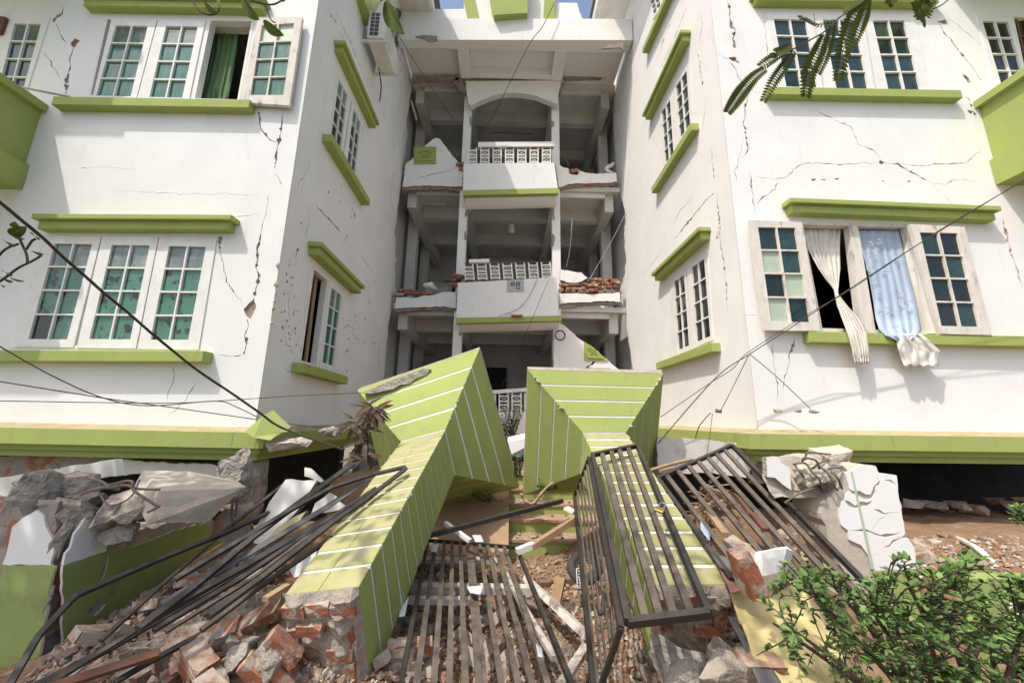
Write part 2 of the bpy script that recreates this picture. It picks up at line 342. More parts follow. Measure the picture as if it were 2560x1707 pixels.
# rubble pieces -------------------------------------------------------------
def hull_mesh(name, pts, mat, sub=0, amp=0.0, seed=0):
    b = bmesh.new()
    for p in pts: b.verts.new(p)
    bmesh.ops.convex_hull(b, input=b.verts); bmesh.ops.delete(b, geom=[v for v in b.verts if not v.link_faces], context='VERTS')
    if sub:
        bmesh.ops.triangulate(b, faces=b.faces[:]); bmesh.ops.subdivide_edges(b, edges=b.edges[:], cuts=sub, use_grid_fill=True)
        for v in b.verts: v.co += noise.noise_vector(v.co * 8 + V((seed, 0, 0))) * amp + noise.noise_vector(v.co * 24 + V((seed, 3, 0))) * amp * .6 + noise.noise_vector(v.co * 60 + V((seed, 5, 0))) * amp * .3
    me = bpy.data.meshes.new(name); b.to_mesh(me); b.free(); me.materials.append(MATS[mat]); return me
def chunk_mesh(seed, mat, dims=(1, 1, 1), sub=2, amp=.05, npt=14):
    r = random.Random(seed); pts = []
    for _ in range(npt):
        d = V((r.uniform(-1, 1), r.uniform(-1, 1), r.uniform(-1, 1))); m = (abs(d.x) ** 3 + abs(d.y) ** 3 + abs(d.z) ** 3) ** (1 / 3); d /= m; d *= r.uniform(.62, 1.08)
        pts.append(V((d.x * dims[0] / 2, d.y * dims[1] / 2, d.z * dims[2] / 2)))
    return hull_mesh('chunk', pts, mat, sub, amp * min(dims), seed)
def brick_mesh(seed, mat='brick', frac=1.0):
    r = random.Random(seed); L, W_, H_ = .22 * frac, .105, .068; pts = []
    cut = V((r.choice((-1, 1)), r.choice((-1, 1)), r.choice((-1, 1))))
    for sx in (-1, 1):
        for sy in (-1, 1):
            for sz in (-1, 1):
                c = V((sx * L / 2, sy * W_ / 2, sz * H_ / 2))
                if (V((sx, sy, sz)) - cut).length < .1:
                    for k in range(3): q = c.copy(); q[k] *= r.uniform(.2, .75); pts.append(q)
                else: pts.append(c + V((r.uniform(-.008, .003) * sx, r.uniform(-.006, .002) * sy, r.uniform(-.005, .002) * sz)))
    return hull_mesh('brick', pts, mat, 2, .0045, seed)
def put(name, me, loc, rot=(0, 0, 0), scale=1.0, parent=None):
    o = bpy.data.objects.new(name, me); o.location = loc; o.rotation_euler = rot
    o.scale = (scale,) * 3 if isinstance(scale, (int, float)) else scale
    return _link(o, parent)
ORD = 'first second third fourth fifth sixth seventh eighth ninth tenth eleventh twelfth thirteenth fourteenth fifteenth sixteenth seventeenth eighteenth nineteenth'.split()
def ordn(k):
    if k < 19: return ORD[k]
    t, u = divmod(k + 1, 10); T_ = {2: 'twent', 3: 'thirt', 4: 'fort', 5: 'fift', 6: 'sixt'}[t]
    return T_ + 'ieth' if u == 0 else T_ + 'y-' + ORD[u - 1]
def tag_row(L, base, cat, group):
    """L: (left-to-right key, object); each gets a label with its place in the row"""
    for i, (u, o) in enumerate(sorted(L, key=lambda t: t[0])): tag(o, base if len(L) == 1 else '%s, %s from the left' % (base, ordn(i)), cat, group)
def crumble(pl, cr, r):
    """little flakes fallen out along the wider cracks"""
    out = []
    for zf, p, wd in cr:
        if wd < .006: continue
        for _ in range(max(1, int(len(p) * .8))):
            i = r.randrange(len(p) - 1); t = r.random(); out.append(chip(pl, zf, lerp(p[i][0], p[i + 1][0], t), lerp(p[i][1], p[i + 1][1], t), r.choice((.008, .012, .018, .026)) * (1.3 if wd > .009 else 1), r))
    return out
# ================================================================ the two wings
ZTOP = 11.35
def G4(pl, zf, pts): return [pl.c(zf(*p)) for p in pts]
WL = thing('apartment_wing', 'cracked white apartment wing with green window hoods, left of the open gap', 'building', (-5, FY, 1.2))
WR = thing('apartment_wing', 'cracked white apartment wing with torn curtains hanging out, right of the open gap', 'building', (5, FY, 1.2))

# window openings in pixels of the crops
oL2 = [(690, 118), (1664, 128), (1566, 668), (572, 640)]
oL0 = [(30, 110), (332, 112), (165, 650), (-120, 640)]
oL1 = [(268, 210), (1318, 216), (1203, 910), (62, 893)]
oS2L = [(326, 412), (492, 732), (446, 1084), (288, 795)]
oS1L = [(404, 335), (712, 598), (618, 1378), (268, 1278)]
oS3L = [(1160, -60), (1546, 95), (1452, 1010), (1215, 420)]
oR2 = [(822, 68), (1710, 80), (1805, 548), (905, 530)]
oR0 = [(2062, 84), (2420, 96), (2530, 565), (2192, 560)]
oR1 = [(1030, 128), (1730, 146), (1868, 792), (1148, 772)]
oS2R = [(203, 640), (392, 355), (412, 735), (230, 992)]
oS1R = [(264, 495), (492, 292), (526, 822), (298, 920)]
oS3R = [(140, 15), (280, -190), (290, -60), (168, 125)]

cracksFL = [(Z1, [(418, 40), (405, 90), (370, 110), (350, 140)], .014), (Z1, [(480, 300), (470, 350), (455, 380), (462, 450), (440, 500), (435, 560), (430, 610)], .016),
  (Z1, [(370, 150), (400, 240), (440, 290)], .004), (Z1, [(275, 335), (320, 390), (370, 480), (405, 530)], .004),
  (Z1, [(1690, 740), (1700, 830), (1730, 880), (1770, 915), (1815, 950)], .008), (Z1, [(1870, 700), (1850, 760), (1835, 830), (1830, 880), (1815, 950), (1800, 1050), (1795, 1110)], .010),
  (Z1, [(1790, 1130), (1850, 1210)], .005), (Z1, [(1755, 1270), (1745, 1380), (1715, 1450), (1710, 1530)], .003),
  (Z4, [(1580, 180), (1555, 290), (1545, 400), (1560, 460), (1555, 500), (1540, 560), (1525, 600)], .010),
  (Z4, [(1490, 715), (1495, 750), (1480, 820), (1490, 870), (1470, 930)], .012), (Z4, [(1322, 240), (1330, 330), (1345, 400), (1370, 490), (1400, 550), (1445, 600), (1465, 650)], .006),
  (Z4, [(1050, 1000), (1045, 1100), (1020, 1160), (1010, 1210)], .005), (Z4, [(1310, 935), (1400, 940), (1465, 930)], .003), (Z4, [(1200, 1090), (1120, 1200), (1000, 1320)], .003),
  (Z1, [(470, 1100), (700, 1095), (900, 1110)], .0018), (Z1, [(720, 1240), (900, 1255), (1200, 1270), (1500, 1265), (1700, 1280)], .002), (Z1, [(1700, 1400), (1440, 1420), (1200, 1390)], .002)]
spFL = [(Z1, [(455, 290), (490, 250), (525, 265), (505, 290), (480, 315)]), (Z1, [(355, 120), (372, 95), (405, 88), (400, 110), (372, 120)]), (Z1, [(415, 552), (455, 560), (440, 590), (425, 588)]),
  (Z4, [(1472, 655), (1500, 625), (1532, 590), (1545, 640), (1528, 690), (1505, 720), (1485, 700)]), (Z4, [(1525, 560), (1545, 548), (1550, 568), (1532, 580)]), (Z4, [(1543, 490), (1562, 478), (1568, 500), (1548, 508)]),
  (Z4, [(1320, 222), (1340, 218), (1332, 268), (1316, 262)])]
cracksSL = [(Z2, [(205, 1200), (250, 1250), (310, 1310), (360, 1370)], .012), (Z2, [(655, 1240), (650, 1160), (660, 1040), (680, 1010)], .004), (Z2, [(175, 950), (150, 1030), (115, 1060), (105, 1120)], .003),
  (Z2, [(728, 330), (730, 370), (740, 430), (735, 500), (755, 620)], .012), (ZQ, [(560, 560), (600, 630), (660, 780), (710, 900), (800, 1120), (880, 1330)], .008), (ZQ, [(460, 560), (500, 620), (590, 850), (660, 1020)], .007),
  (ZQ, [(310, 230), (350, 290), (390, 380)], .009), (ZW, [(245, 160), (225, 370)], .004), (ZW, [(195, 420), (190, 560), (165, 660), (165, 800), (190, 880)], .004), (ZW, [(830, 190), (900, 270), (980, 380), (1050, 460)], .003),
  (ZW, [(365, 300), (345, 600), (300, 940), (265, 1000)], .003), (ZW, [(940, 1030), (970, 1080), (1060, 1090), (1045, 1180), (1060, 1320)], .004), (Z2, [(660, 500), (700, 640), (680, 800)], .003), (Z2, [(705, 380), (715, 520), (690, 700), (700, 860)], .006), (Z2, [(330, 60), (345, 110), (380, 180), (400, 250)], .006), (Z2, [(160, 1200), (170, 1290), (150, 1400)], .004), (ZW, [(700, 120), (720, 60), (760, 20)], .006), (ZW, [(120, 1090), (180, 1120), (200, 1190)], .005), (ZW, [(1060, 1100), (1040, 1250), (1065, 1380)], .006)]
cracksFR = [(Z3, [(605, 0), (625, 60), (620, 110), (640, 160), (655, 185), (640, 230), (655, 290)], .014), (Z3, [(520, 280), (560, 320), (610, 350), (660, 410), (690, 490), (770, 540), (800, 545)], .005),
  (Z3, [(735, 560), (715, 620), (705, 720), (715, 790), (730, 870), (690, 940)], .007), (Z3, [(700, 800), (680, 930), (655, 1000), (665, 1090)], .004),
  (Z3, [(1110, 640), (1210, 690), (1270, 720), (1335, 750), (1370, 830), (1380, 850), (1470, 890), (1505, 930), (1515, 960)], .005),
  (Z3, [(1515, 960), (1610, 965), (1680, 1005), (1740, 1040), (1800, 1075)], .008), (Z3, [(1800, 1075), (1870, 1140), (1950, 1220)], .002),
  (Z3, [(1515, 960), (1400, 960), (1290, 970), (1180, 960), (1060, 960), (1010, 985), (950, 1050), (890, 1050), (750, 1040)], .004), (Z3, [(1610, 965), (1750, 975), (1850, 965), (1940, 965), (2010, 960), (2060, 910), (2105, 885)], .004),
  (Z3, [(740, 1010), (750, 1090), (765, 1200), (770, 1285)], .006), (Z3, [(910, 1060), (890, 1110), (800, 1170), (780, 1195), (800, 1230)], .004), (Z3, [(1800, 1075), (1890, 1085), (1960, 1055), (2080, 1070)], .002),
  (Z3, [(1850, 130), (1880, 200), (1920, 230), (1960, 290), (2010, 350), (2060, 410), (2110, 500)], .007), (Z3, [(1980, 540), (2030, 590), (2060, 660), (2070, 720)], .006),
  (Z6, [(2220, 100), (2250, 200), (2280, 320), (2320, 430), (2350, 530)], .010), (Z6, [(1005, 785), (1000, 840), (980, 900), (965, 970), (945, 1060), (935, 1120)], .007), (Z6, [(870, 850), (880, 950), (900, 1080), (910, 1190)], .004),
  (Z6, [(790, 680), (720, 670), (640, 730), (650, 760)], .004), (Z3, [(1800, 40), (1980, 160), (2150, 310)], .002), (Z3, [(820, 80), (840, 250), (860, 420)], .003)]
spFR = [(Z3, [(610, 342), (650, 333), (682, 374), (640, 360)]), (Z3, [(622, 112), (640, 150), (632, 175), (618, 150)]), (Z3, [(1985, 435), (2010, 445), (2045, 485), (2020, 488)]), (Z3, [(2015, 645), (2060, 655), (2040, 675)]),
  (Z3, [(1850, 125), (1890, 118), (1900, 140), (1870, 140)]), (Z3, [(1100, 1052), (1130, 1050), (1125, 1066), (1105, 1062)]), (Z3, [(1150, 1058), (1190, 1052), (1185, 1062)]), (Z3, [(1235, 1052), (1265, 1050), (1250, 1058)]), (Z3, [(1515, 1062), (1535, 1060), (1530, 1070)]),
  (Z3, [(1660, 1066), (1690, 1064), (1680, 1071)]), (Z3, [(1500, 940), (1530, 955), (1515, 970), (1502, 962)]), (Z3, [(640, 232), (655, 240), (658, 270), (645, 262)])]
cracksSR = [(Z3, [(390, 0), (355, 80), (310, 190), (270, 290), (230, 370), (205, 430)], .008), (Z3, [(300, 100), (260, 160), (225, 260), (205, 350)], .006), (Z3, [(510, 860), (520, 950), (530, 1040)], .009),
  (Z3, [(540, 1090), (555, 1260), (565, 1350), (545, 1411)], .009), (Z3, [(530, 1135), (470, 1190), (400, 1280), (290, 1411)], .010), (Z3, [(440, 340), (450, 400)], .009), (Z6, [(560, 100), (565, 250), (585, 370), (600, 480), (610, 650)], .012),
  (Z6, [(230, 290), (170, 370), (90, 460)], .004), (Z6, [(50, 520), (62, 600), (65, 700)], .004), (Z3, [(205, 1140), (215, 1250), (210, 1370)], .003), (Z3, [(150, 690), (165, 800), (205, 880), (215, 980)], .005), (Z3, [(40, 40), (110, -60)], .009),
  (Z3, [(410, 1150), (330, 1240), (290, 1320)], .005), (Z6, [(240, 640), (300, 700)], .001), (Z3, [(5, 300), (10, 600), (20, 900), (35, 1300)], .004), (Z3, [(450, 60), (460, 160), (440, 260)], .005), (Z3, [(425, 285), (440, 340), (455, 470), (465, 500)], .008), (Z3, [(480, 620), (470, 700), (460, 760)], .005), (Z6, [(540, 200), (545, 240), (555, 150)], .008), (Z3, [(250, 130), (240, 190), (210, 300)], .006), (Z3, [(120, 330), (110, 380)], .008)]
def walls(root, pf, ps, fo, fo2, so_, fcr, fsp, scr, fwin, swin, chips):
    fh = [crack(pf, zf, p, wd) for zf, p, wd in fcr] + [spall(pf, zf, p) for zf, p in fsp]
    sh = [crack(ps, zf, p, wd) for zf, p, wd in scr] + chips
    fh += crumble(pf, fcr, rr); sh += crumble(ps, scr, rr)
    slab('front_wall', pf, fo, fwin + fh, 0, .016, ['plaster', 'plaster_dirty'], root)
    slab('front_wall_core', pf, fo2, fwin, -.018, .20, ['core', 'plaster_dirty'], root)
    slab('side_wall', ps, so_, swin + sh, 0, .016, ['plaster', 'plaster_dirty'], root)
    slab('side_wall_core', ps, [(max(c[0], FY + .22), c[1]) for c in so_], swin, -.018, .18, ['core', 'plaster_dirty'], root)
chipsL = [chip(PSL, Z2, *p, s) for *p, s in ((360, 1098, .02), (285, 1128, .028), (350, 1190, .02), (430, 1195, .02), (425, 1235, .018), (440, 1265, .04), (418, 1276, .018), (670, 870, .03), (300, 95, .02), (330, 130, .02))]
rr = random.Random(3)
for _ in range(190):
    x, y = (rr.gauss(820, 110), rr.gauss(1000, 260)) if rr.random() < .62 else (rr.gauss(200, 70), rr.gauss(650, 380))
    if 700 < x < 1050 or x < 300: chipsL.append(chip(PSL, ZW, x, y, rr.choice((.005, .007, .010, .016, .024)), rr))
chipsR = [chip(PSR, Z6, *p, s) for *p, s in ((178, 500, .02), (175, 690, .02), (205, 985, .025), (272, 912, .02), (525, 1103, .01))]
for _ in range(60): chipsR.append(chip(PSR, Z6, rr.gauss(330, 70), rr.gauss(1130, 40), rr.choice((.003, .005, .007)), rr))
endL = [(725, 300), (745, 360), (772, 440), (778, 520), (762, 600), (758, 640), (745, 700), (748, 800), (738, 900), (738, 960), (728, 1030), (712, 1090), (700, 1160), (690, 1250), (680, 1330), (676, 1400)]
endL2 = [(190, 380), (195, 450), (200, 560), (196, 640), (200, 730), (188, 800), (172, 870), (155, 960), (148, 1040), (140, 1130), (130, 1250), (120, 1420)]
endR = [(2015, 260), (2010, 330), (1960, 420), (1945, 480), (1958, 560), (1955, 660), (1962, 780), (1972, 900), (1975, 1000), (1988, 1060), (1990, 1130), (2015, 1180), (2030, 1250), (2026, 1330), (2020, 1400)]
endR2 = [(1488, 300), (1480, 420), (1488, 560), (1482, 640), (1460, 720), (1462, 790), (1478, 850), (1498, 950), (1508, 1040), (1532, 1180), (1540, 1300)]
def endline(pl, lists, r):
    out = []
    for zf, pts in lists:
        for i in range(len(pts) - 1):
            for k in range(4):
                t = k / 4; p = (lerp(pts[i][0], pts[i + 1][0], t) + r.uniform(-4, 4), lerp(pts[i][1], pts[i + 1][1], t)); out.append(pl.c(zf(*p)))
    return out
eL = [c for c in endline(PSL, [(Z2, endL), (Z5, endL2)], rr) if 1.3 < c[1] < 10.6]; eR = [c for c in endline(PSR, [(Z2, endR), (Z5, endR2)], rr) if 1.3 < c[1] < 10.6]
eL.sort(key=lambda c: -c[1]); eR.sort(key=lambda c: -c[1])
E1 = FY + .0165
soL = [(E1, 1.3), (E1, ZTOP), (9.6, ZTOP), (9.6, 10.7)] + eL + [(eL[-1][0], 1.3)]
soR = [(E1, 1.3), (E1, ZTOP + .4), (9.6, ZTOP + .4), (9.6, 10.7)] + eR + [(eR[-1][0], 1.3)]
foL = [(-9.5, 1.3), (XL, 1.3), (XL, ZTOP), (-9.5, ZTOP)]; foR = [(XR, 1.3), (9.5, 1.3), (9.5, ZTOP + .4), (XR, ZTOP + .4)]
foL2 = [(-9.5, 1.3), (XL - .018, 1.3), (XL - .018, ZTOP), (-9.5, ZTOP)]; foR2 = [(XR + .018, 1.3), (9.5, 1.3), (9.5, ZTOP + .4), (XR + .018, ZTOP + .4)]
walls(WL, PFL, PSL, foL, foL2, soL, cracksFL, spFL, cracksSL, [G4(PFL, Z1, oL2), G4(PFL, Z1, oL0), G4(PFL, Z4, oL1)], [G4(PSL, Z2, oS2L), G4(PSL, ZW, oS1L), G4(PSL, ZQ, oS3L)], chipsL)
walls(WR, PFR, PSR, foR, foR2, soR, cracksFR, spFR, cracksSR, [G4(PFR, Z3, oR2), G4(PFR, Z3, oR0), G4(PFR, Z6, oR1)], [G4(PSR, Z3, oS2R), G4(PSR, Z6, oS1R), G4(PSR, Z3, oS3R)], chipsR)
for root, s, zt in ((WL, -1, ZTOP), (WR, 1, ZTOP + .4)):        # the closed shell behind the walls: floors, back, roof
    x0, x1 = sorted((s * 2.99, s * 9.49))
    for z in (1.22, 4.55, 7.85): Geo().box((x0, FY + .23, z), (x1, 9.5, z + .14)).build('floor_slab', ['room'], root)
    g = Geo().box((x0, 6.9, 1.37), (x1, 7.0, zt - .2)); g.box((s * 9.4 if s < 0 else 9.4, FY + .23, 1.37), (s * 9.4 + .1, 6.89, zt - .2)); g.build('inner_wall', ['room_shade'], root)
    g = Geo().box((x0 - .02, FY + .23, zt - .15), (x1, 12.0, zt)); g.build('roof_slab', ['plaster_dirty'], root)

def hood(root, pl, zf, a, b, p=.105, h=.17): return ledge('window_hood', pl, zf, a, b, p, h, root, 'green', .045)
def sill(root, pl, zf, a, b, p=.115, h=.125): return ledge('window_sill', pl, zf, a, b, p, h, root, 'green')
NF = V((0, -1, 0))
# ---- left wing, front, upper
hood(WL, PFL, Z1, (608, 104), (1745, 122)); sill(WL, PFL, Z1, (415, 742), (1672, 762))
w_ = ringframe(PFL, quad(PFL, Z1, oL2), .035, WL, mull=[quad(PFL, Z1, [(1345, 132), (1380, 132), (1270, 662), (1232, 660)])])
up = lambda r, c: 'pane_clear' if r == 0 else 'pane_green'
casement(w_, quad(PFL, Z1, [(728, 126), (1026, 130), (888, 648), (604, 640)], .012), quad(PFL, Z1, [(757, 168), (965, 172), (853, 632), (627, 630)], .012), NF, panes=up)
casement(w_, quad(PFL, Z1, [(1034, 131), (1342, 134), (1232, 660), (896, 649)], .014), quad(PFL, Z1, [(1085, 172), (1292, 175), (1190, 640), (975, 637)], .014), NF, panes=up)
casement(w_, quad(PFL, Z1, [(1685, 118), (1975, 113), (1890, 690), (1570, 668)], .085), quad(PFL, Z1, [(1712, 166), (1922, 152), (1850, 622), (1636, 622)], .085), NF, wood='wood_worn', panes=lambda r, c: 'pane_pale' if r == 0 else 'pane_green', name='open_casement')
w_ = ringframe(PFL, quad(PFL, Z1, oL0), .035, WL)
casement(w_, quad(PFL, Z1, [(44, 116), (324, 118), (158, 645), (-108, 635)], .012), quad(PFL, Z1, [(95, 155), (268, 158), (140, 625), (-20, 620)], .012), NF, panes=lambda r, c: 'pane_clear' if r == 0 else 'pane_dark')
Geo().prism(quad(PFL, Z1, [(-90, 95), (38, 112), (0, 215), (-120, 210)], .05), (0, .04, 0)).build('shutter', ['wood_brown'], WL)
# ---- left wing, front, lower
hood(WL, PFL, Z4, (300, 205), (1422, 210)); sill(WL, PFL, Z4, (-60, 985), (1288, 989), .14)
w_ = ringframe(PFL, quad(PFL, Z4, oL1), .04, WL)
pg = lambda r, c: 'pane_clear' if r == 0 else 'pane_flat_green'
casement(w_, quad(PFL, Z4, [(282, 216), (610, 216), (442, 888), (82, 886)], .012), quad(PFL, Z4, [(330, 262), (555, 266), (405, 840), (170, 838)], .012), NF, panes=lambda r, c: 'pane_black' if (r, c) == (3, 0) else pg(r, c))
casement(w_, quad(PFL, Z4, [(618, 216), (955, 222), (818, 895), (462, 890)], .016), quad(PFL, Z4, [(675, 270), (903, 273), (785, 840), (538, 838)], .016), NF, panes=pg)
casement(w_, quad(PFL, Z4, [(962, 223), (1308, 226), (1196, 904), (828, 898)], .012), quad(PFL, Z4, [(1020, 277), (1242, 282), (1135, 842), (907, 842)], .012), NF, panes=pg)
# ---- left wing, side
NL = V((1, 0, 0)); NR = V((-1, 0, 0))
hood(WL, PSL, ZQ, (330, 850), (905, 2100), .13); sill(WL, PSL, Z2, (232, 832), (470, 1209), .15)
w_ = ringframe(PSL, quad(PSL, Z2, oS2L), .03, WL)
casement(w_, quad(PSL, Z2, [(333, 428), (418, 592), (364, 938), (293, 800)], .01), quad(PSL, Z2, [(347, 468), (397, 565), (356, 895), (302, 795)], .01), NL, panes=lambda r, c: 'pane_clear' if r == 0 else 'pane_dark')
casement(w_, quad(PSL, Z2, [(422, 600), (488, 730), (445, 1076), (370, 948)], .012), quad(PSL, Z2, [(434, 640), (474, 722), (440, 1035), (396, 950)], .012), NL, panes=lambda r, c: 'pane_clear' if r == 0 else 'pane_dark')
hood(WL, PSL, ZW, (330, 218), (770, 606), .15)
sill(WL, PSL, ZW, (158, 1372), (625, 1490), .16)
w_ = ringframe(PSL, quad(PSL, ZW, oS1L), .035, WL, mull=[quad(PSL, ZW, [(545, 448), (566, 464), (464, 1330), (428, 1322)])])
casement(w_, quad(PSL, ZW, [(566, 468), (708, 598), (616, 1372), (464, 1330)], .012), quad(PSL, ZW, [(584, 545), (682, 622), (600, 1312), (496, 1276)], .012), NL, panes=lambda r, c: 'pane_clear' if r == 0 else 'pane_green')
Geo().prism(quad(PSL, ZW, [(430, 410), (452, 430), (345, 1290), (318, 1285)], -.1), (-.02, 0, 0)).build('shutter', ['wood_raw'], WL)
w_ = ringframe(PSL, quad(PSL, ZQ, oS3L), .04, WL)
casement(w_, quad(PSL, ZQ, [(1180, -10), (1535, 110), (1446, 985), (1226, 425)], .01), quad(PSL, ZQ, [(1230, 60), (1470, 170), (1405, 890), (1270, 480)], .01), NL, panes='pane_clear', rows=3)
ledge('window_sill', PSL, ZQ, (590, -330), (826, 432), .15, .125, WL)
# ---- right wing, front
hood(WR, PFR, Z3, (750, 62), (1795, 74)); sill(WR, PFR, Z3, (815, 602), (1930, 622), .10)
w_ = ringframe(PFR, quad(PFR, Z3, oR2), .035, WR)
pd = 'pane_dark'
casement(w_, quad(PFR, Z3, [(834, 75), (1112, 80), (1172, 532), (915, 526)], .012), quad(PFR, Z3, [(880, 112), (1070, 118), (1140, 515), (955, 510)], .012), NF, panes=pd)
casement(w_, quad(PFR, Z3, [(1120, 80), (1404, 84), (1478, 538), (1184, 533)], .014), quad(PFR, Z3, [(1170, 118), (1360, 122), (1440, 525), (1250, 520)], .014), NF, panes=pd)
casement(w_, quad(PFR, Z3, [(1412, 84), (1700, 86), (1794, 543), (1490, 538)], .012), quad(PFR, Z3, [(1462, 122), (1648, 122), (1745, 527), (1555, 527)], .012), NF, panes=pd)
w_ = ringframe(PFR, quad(PFR, Z3, oR0), .035, WR)
casement(w_, quad(PFR, Z3, [(2070, 90), (2290, 95), (2392, 560), (2198, 556)], .012), quad(PFR, Z3, [(2108, 125), (2258, 130), (2370, 515), (2225, 515)], .012), NF, panes='pane_black')
casement(w_, quad(PFR, Z3, [(2300, 95), (2416, 98), (2520, 560), (2402, 560)], -.02), quad(PFR, Z3, [(2312, 105), (2410, 106), (2512, 540), (2412, 540)], -.02), NF, panes='pane_black', wood='wood_brown')
hood(WR, PFR, Z6, (945, 104), (2112, 150)); sill(WR, PFR, Z6, (1045, 850), (2480, 878), .11)
oq = quad(PFR, Z6, oR1)
w_ = ringframe(PFR, oq, .04, WR, mats=('wood_worn',), mull=[quad(PFR, Z6, [(1322, 138), (1372, 138), (1482, 785), (1402, 782)])])
pr = lambda r, c: 'pane_pale' if (r, c) in ((1, 0), (2, 1), (3, 0)) else 'pane_dark'
casement(w_, quad(PFR, Z6, [(740, 118), (1046, 130), (1156, 770), (830, 764)], .10), quad(PFR, Z6, [(788, 160), (1006, 163), (1097, 718), (866, 714)], .10), NF, wood='wood_worn', panes=pr, name='open_casement')
casement(w_, quad(PFR, Z6, [(1685, 142), (2002, 158), (2166, 794), (1862, 786)], .12), quad(PFR, Z6, [(1740, 190), (1960, 195), (2092, 745), (1868, 740)], .12), NF, wood='wood_worn', panes=lambda r, c: 'pane_black' if (r + c) % 2 else 'pane_dark', name='open_casement')
Geo().prism([PFR.px(Z6(1618, 150), -.05), PFR.px(Z6(1690, 142), .115), PFR.px(Z6(1866, 786), .115), PFR.px(Z6(1742, 784), -.05)], (.03, 0, 0)).build('jamb_board', ['wood_worn'], WR)
# ---- right wing, side
hood(WR, PSR, Z3, (402, 243), (172, 708), .13); sill(WR, PSR, Z3, (455, 766), (208, 1140), .12)
w_ = ringframe(PSR, quad(PSR, Z3, oS2R), .03, WR)
casement(w_, quad(PSR, Z3, [(288, 512), (384, 375), (404, 742), (312, 868)], .01), quad(PSR, Z3, [(303, 510), (367, 415), (388, 730), (328, 818)], .01), NR, panes=pd)
casement(w_, quad(PSR, Z3, [(208, 640), (285, 520), (308, 880), (234, 982)], .012), quad(PSR, Z3, [(221, 660), (270, 588), (290, 900), (240, 965)], .012), NR, panes=pd)
hood(WR, PSR, Z6, (519, 232), (232, 478), .13); sill(WR, PSR, Z6, (585, 892), (238, 997), .12)
w_ = ringframe(PSR, quad(PSR, Z6, oS1R), .03, WR)
casement(w_, quad(PSR, Z6, [(368, 400), (488, 300), (522, 822), (402, 874)], .01), quad(PSR, Z6, [(397, 398), (470, 345), (507, 800), (425, 835)], .01), NR, panes='pane_black')
casement(w_, quad(PSR, Z6, [(270, 494), (362, 410), (396, 876), (302, 916)], .012), quad(PSR, Z6, [(293, 482), (352, 440), (382, 855), (318, 882)], .012), NR, panes='pane_black')
w_ = ringframe(PSR, quad(PSR, Z3, oS3R), .03, WR)
casement(w_, quad(PSR, Z3, [(145, 14), (205, -78), (222, 38), (170, 116)], .01), quad(PSR, Z3, [(156, 12), (200, -58), (214, 36), (174, 96)], .01), NR, panes='pane_clear', rows=3)
ledge('window_sill', PSR, Z3, (410, -250), (150, 318), .12, .125, WR)
# ---- cornices: lit face, two stepped mouldings, sloping dusty top
def cornice(root, s, xc, zs, x_end, side_end, gap=None):
    """profile swept along the front and round the corner along the side; s = -1 left wing, +1 right"""
    prof = [(-.02, zs + .10), (.30, zs + .05), (.30, zs - .105), (.225, zs - .11), (.225, zs - .165), (.17, zs - .17), (.17, zs - .235), (-.02, zs - .24)]
    def station(kind, dz=0):
        if kind == 'end': return [V((x_end, FY - p, z + dz)) for p, z in prof]
        if kind == 'corner': return [V((xc - s * p, FY - p, z + dz)) for p, z in prof]
        return [V((xc - s * p, side_end, z + dz)) for p, z in prof]
    A, B, C_ = station('end', .03), station('corner'), station('side', .03); n = len(prof)
    vs, fs, mi = A + B + C_, [], []
    for k in range(2):
        for i in range(n):
            j = (i + 1) % n; fs.append((k * n + i, k * n + j, (k + 1) * n + j, (k + 1) * n + i)); mi.append(1 if i == 0 else 0)
    fs += [tuple(range(n)), tuple(2 * n + i for i in range(n))]; mi += [0, 0]
    return mk('cornice', vs, fs, ['green', 'ledge_top'], root, mi)
cornice(WL, -1, XL, 1.40, -9.4, 8.4); cornice(WR, 1, XR, 1.475, 9.4, 8.4)
# ---- balconies at the outer edges
def balcony(root, s, x, z0, z1, zb, zc, p, far):
    g = Geo(); a, b = sorted((x, far))
    g.box((a, FY - p, z0), (b, FY - p + .12, z1)); xs = x if s < 0 else x; w0, w1 = sorted((x, x - .12 if s < 0 else x + .12)); g.box((w0, FY - p + .12, z0), (w1, FY - .002, z1))
    o = g.build('balcony_parapet', ['green'], root)
    k0, k1 = sorted((x + (.07 if s < 0 else -.07), far)); Geo().box((k0, FY - p - .07, z1 + .001), (k1, FY - .004, z1 + .10)).build('balcony_coping', ['green'], root)
    k0, k1 = sorted((x + (.06 if s < 0 else -.06), far)); Geo().box((k0, FY - p - .06, zb), (k1, FY - .003, z0 - .001)).build('balcony_slab', ['green'], root)
for dz in (0, 3.3): balcony(WL, -1, -6.12, 4.66 + dz, 5.44 + dz, 4.32 + dz, 5.5, .95, -9.4)
for dz in (0, 3.3): balcony(WR, 1, 6.36, 5.08 + dz, 5.88 + dz, 4.72 + dz, 5.98, .95, 9.4)
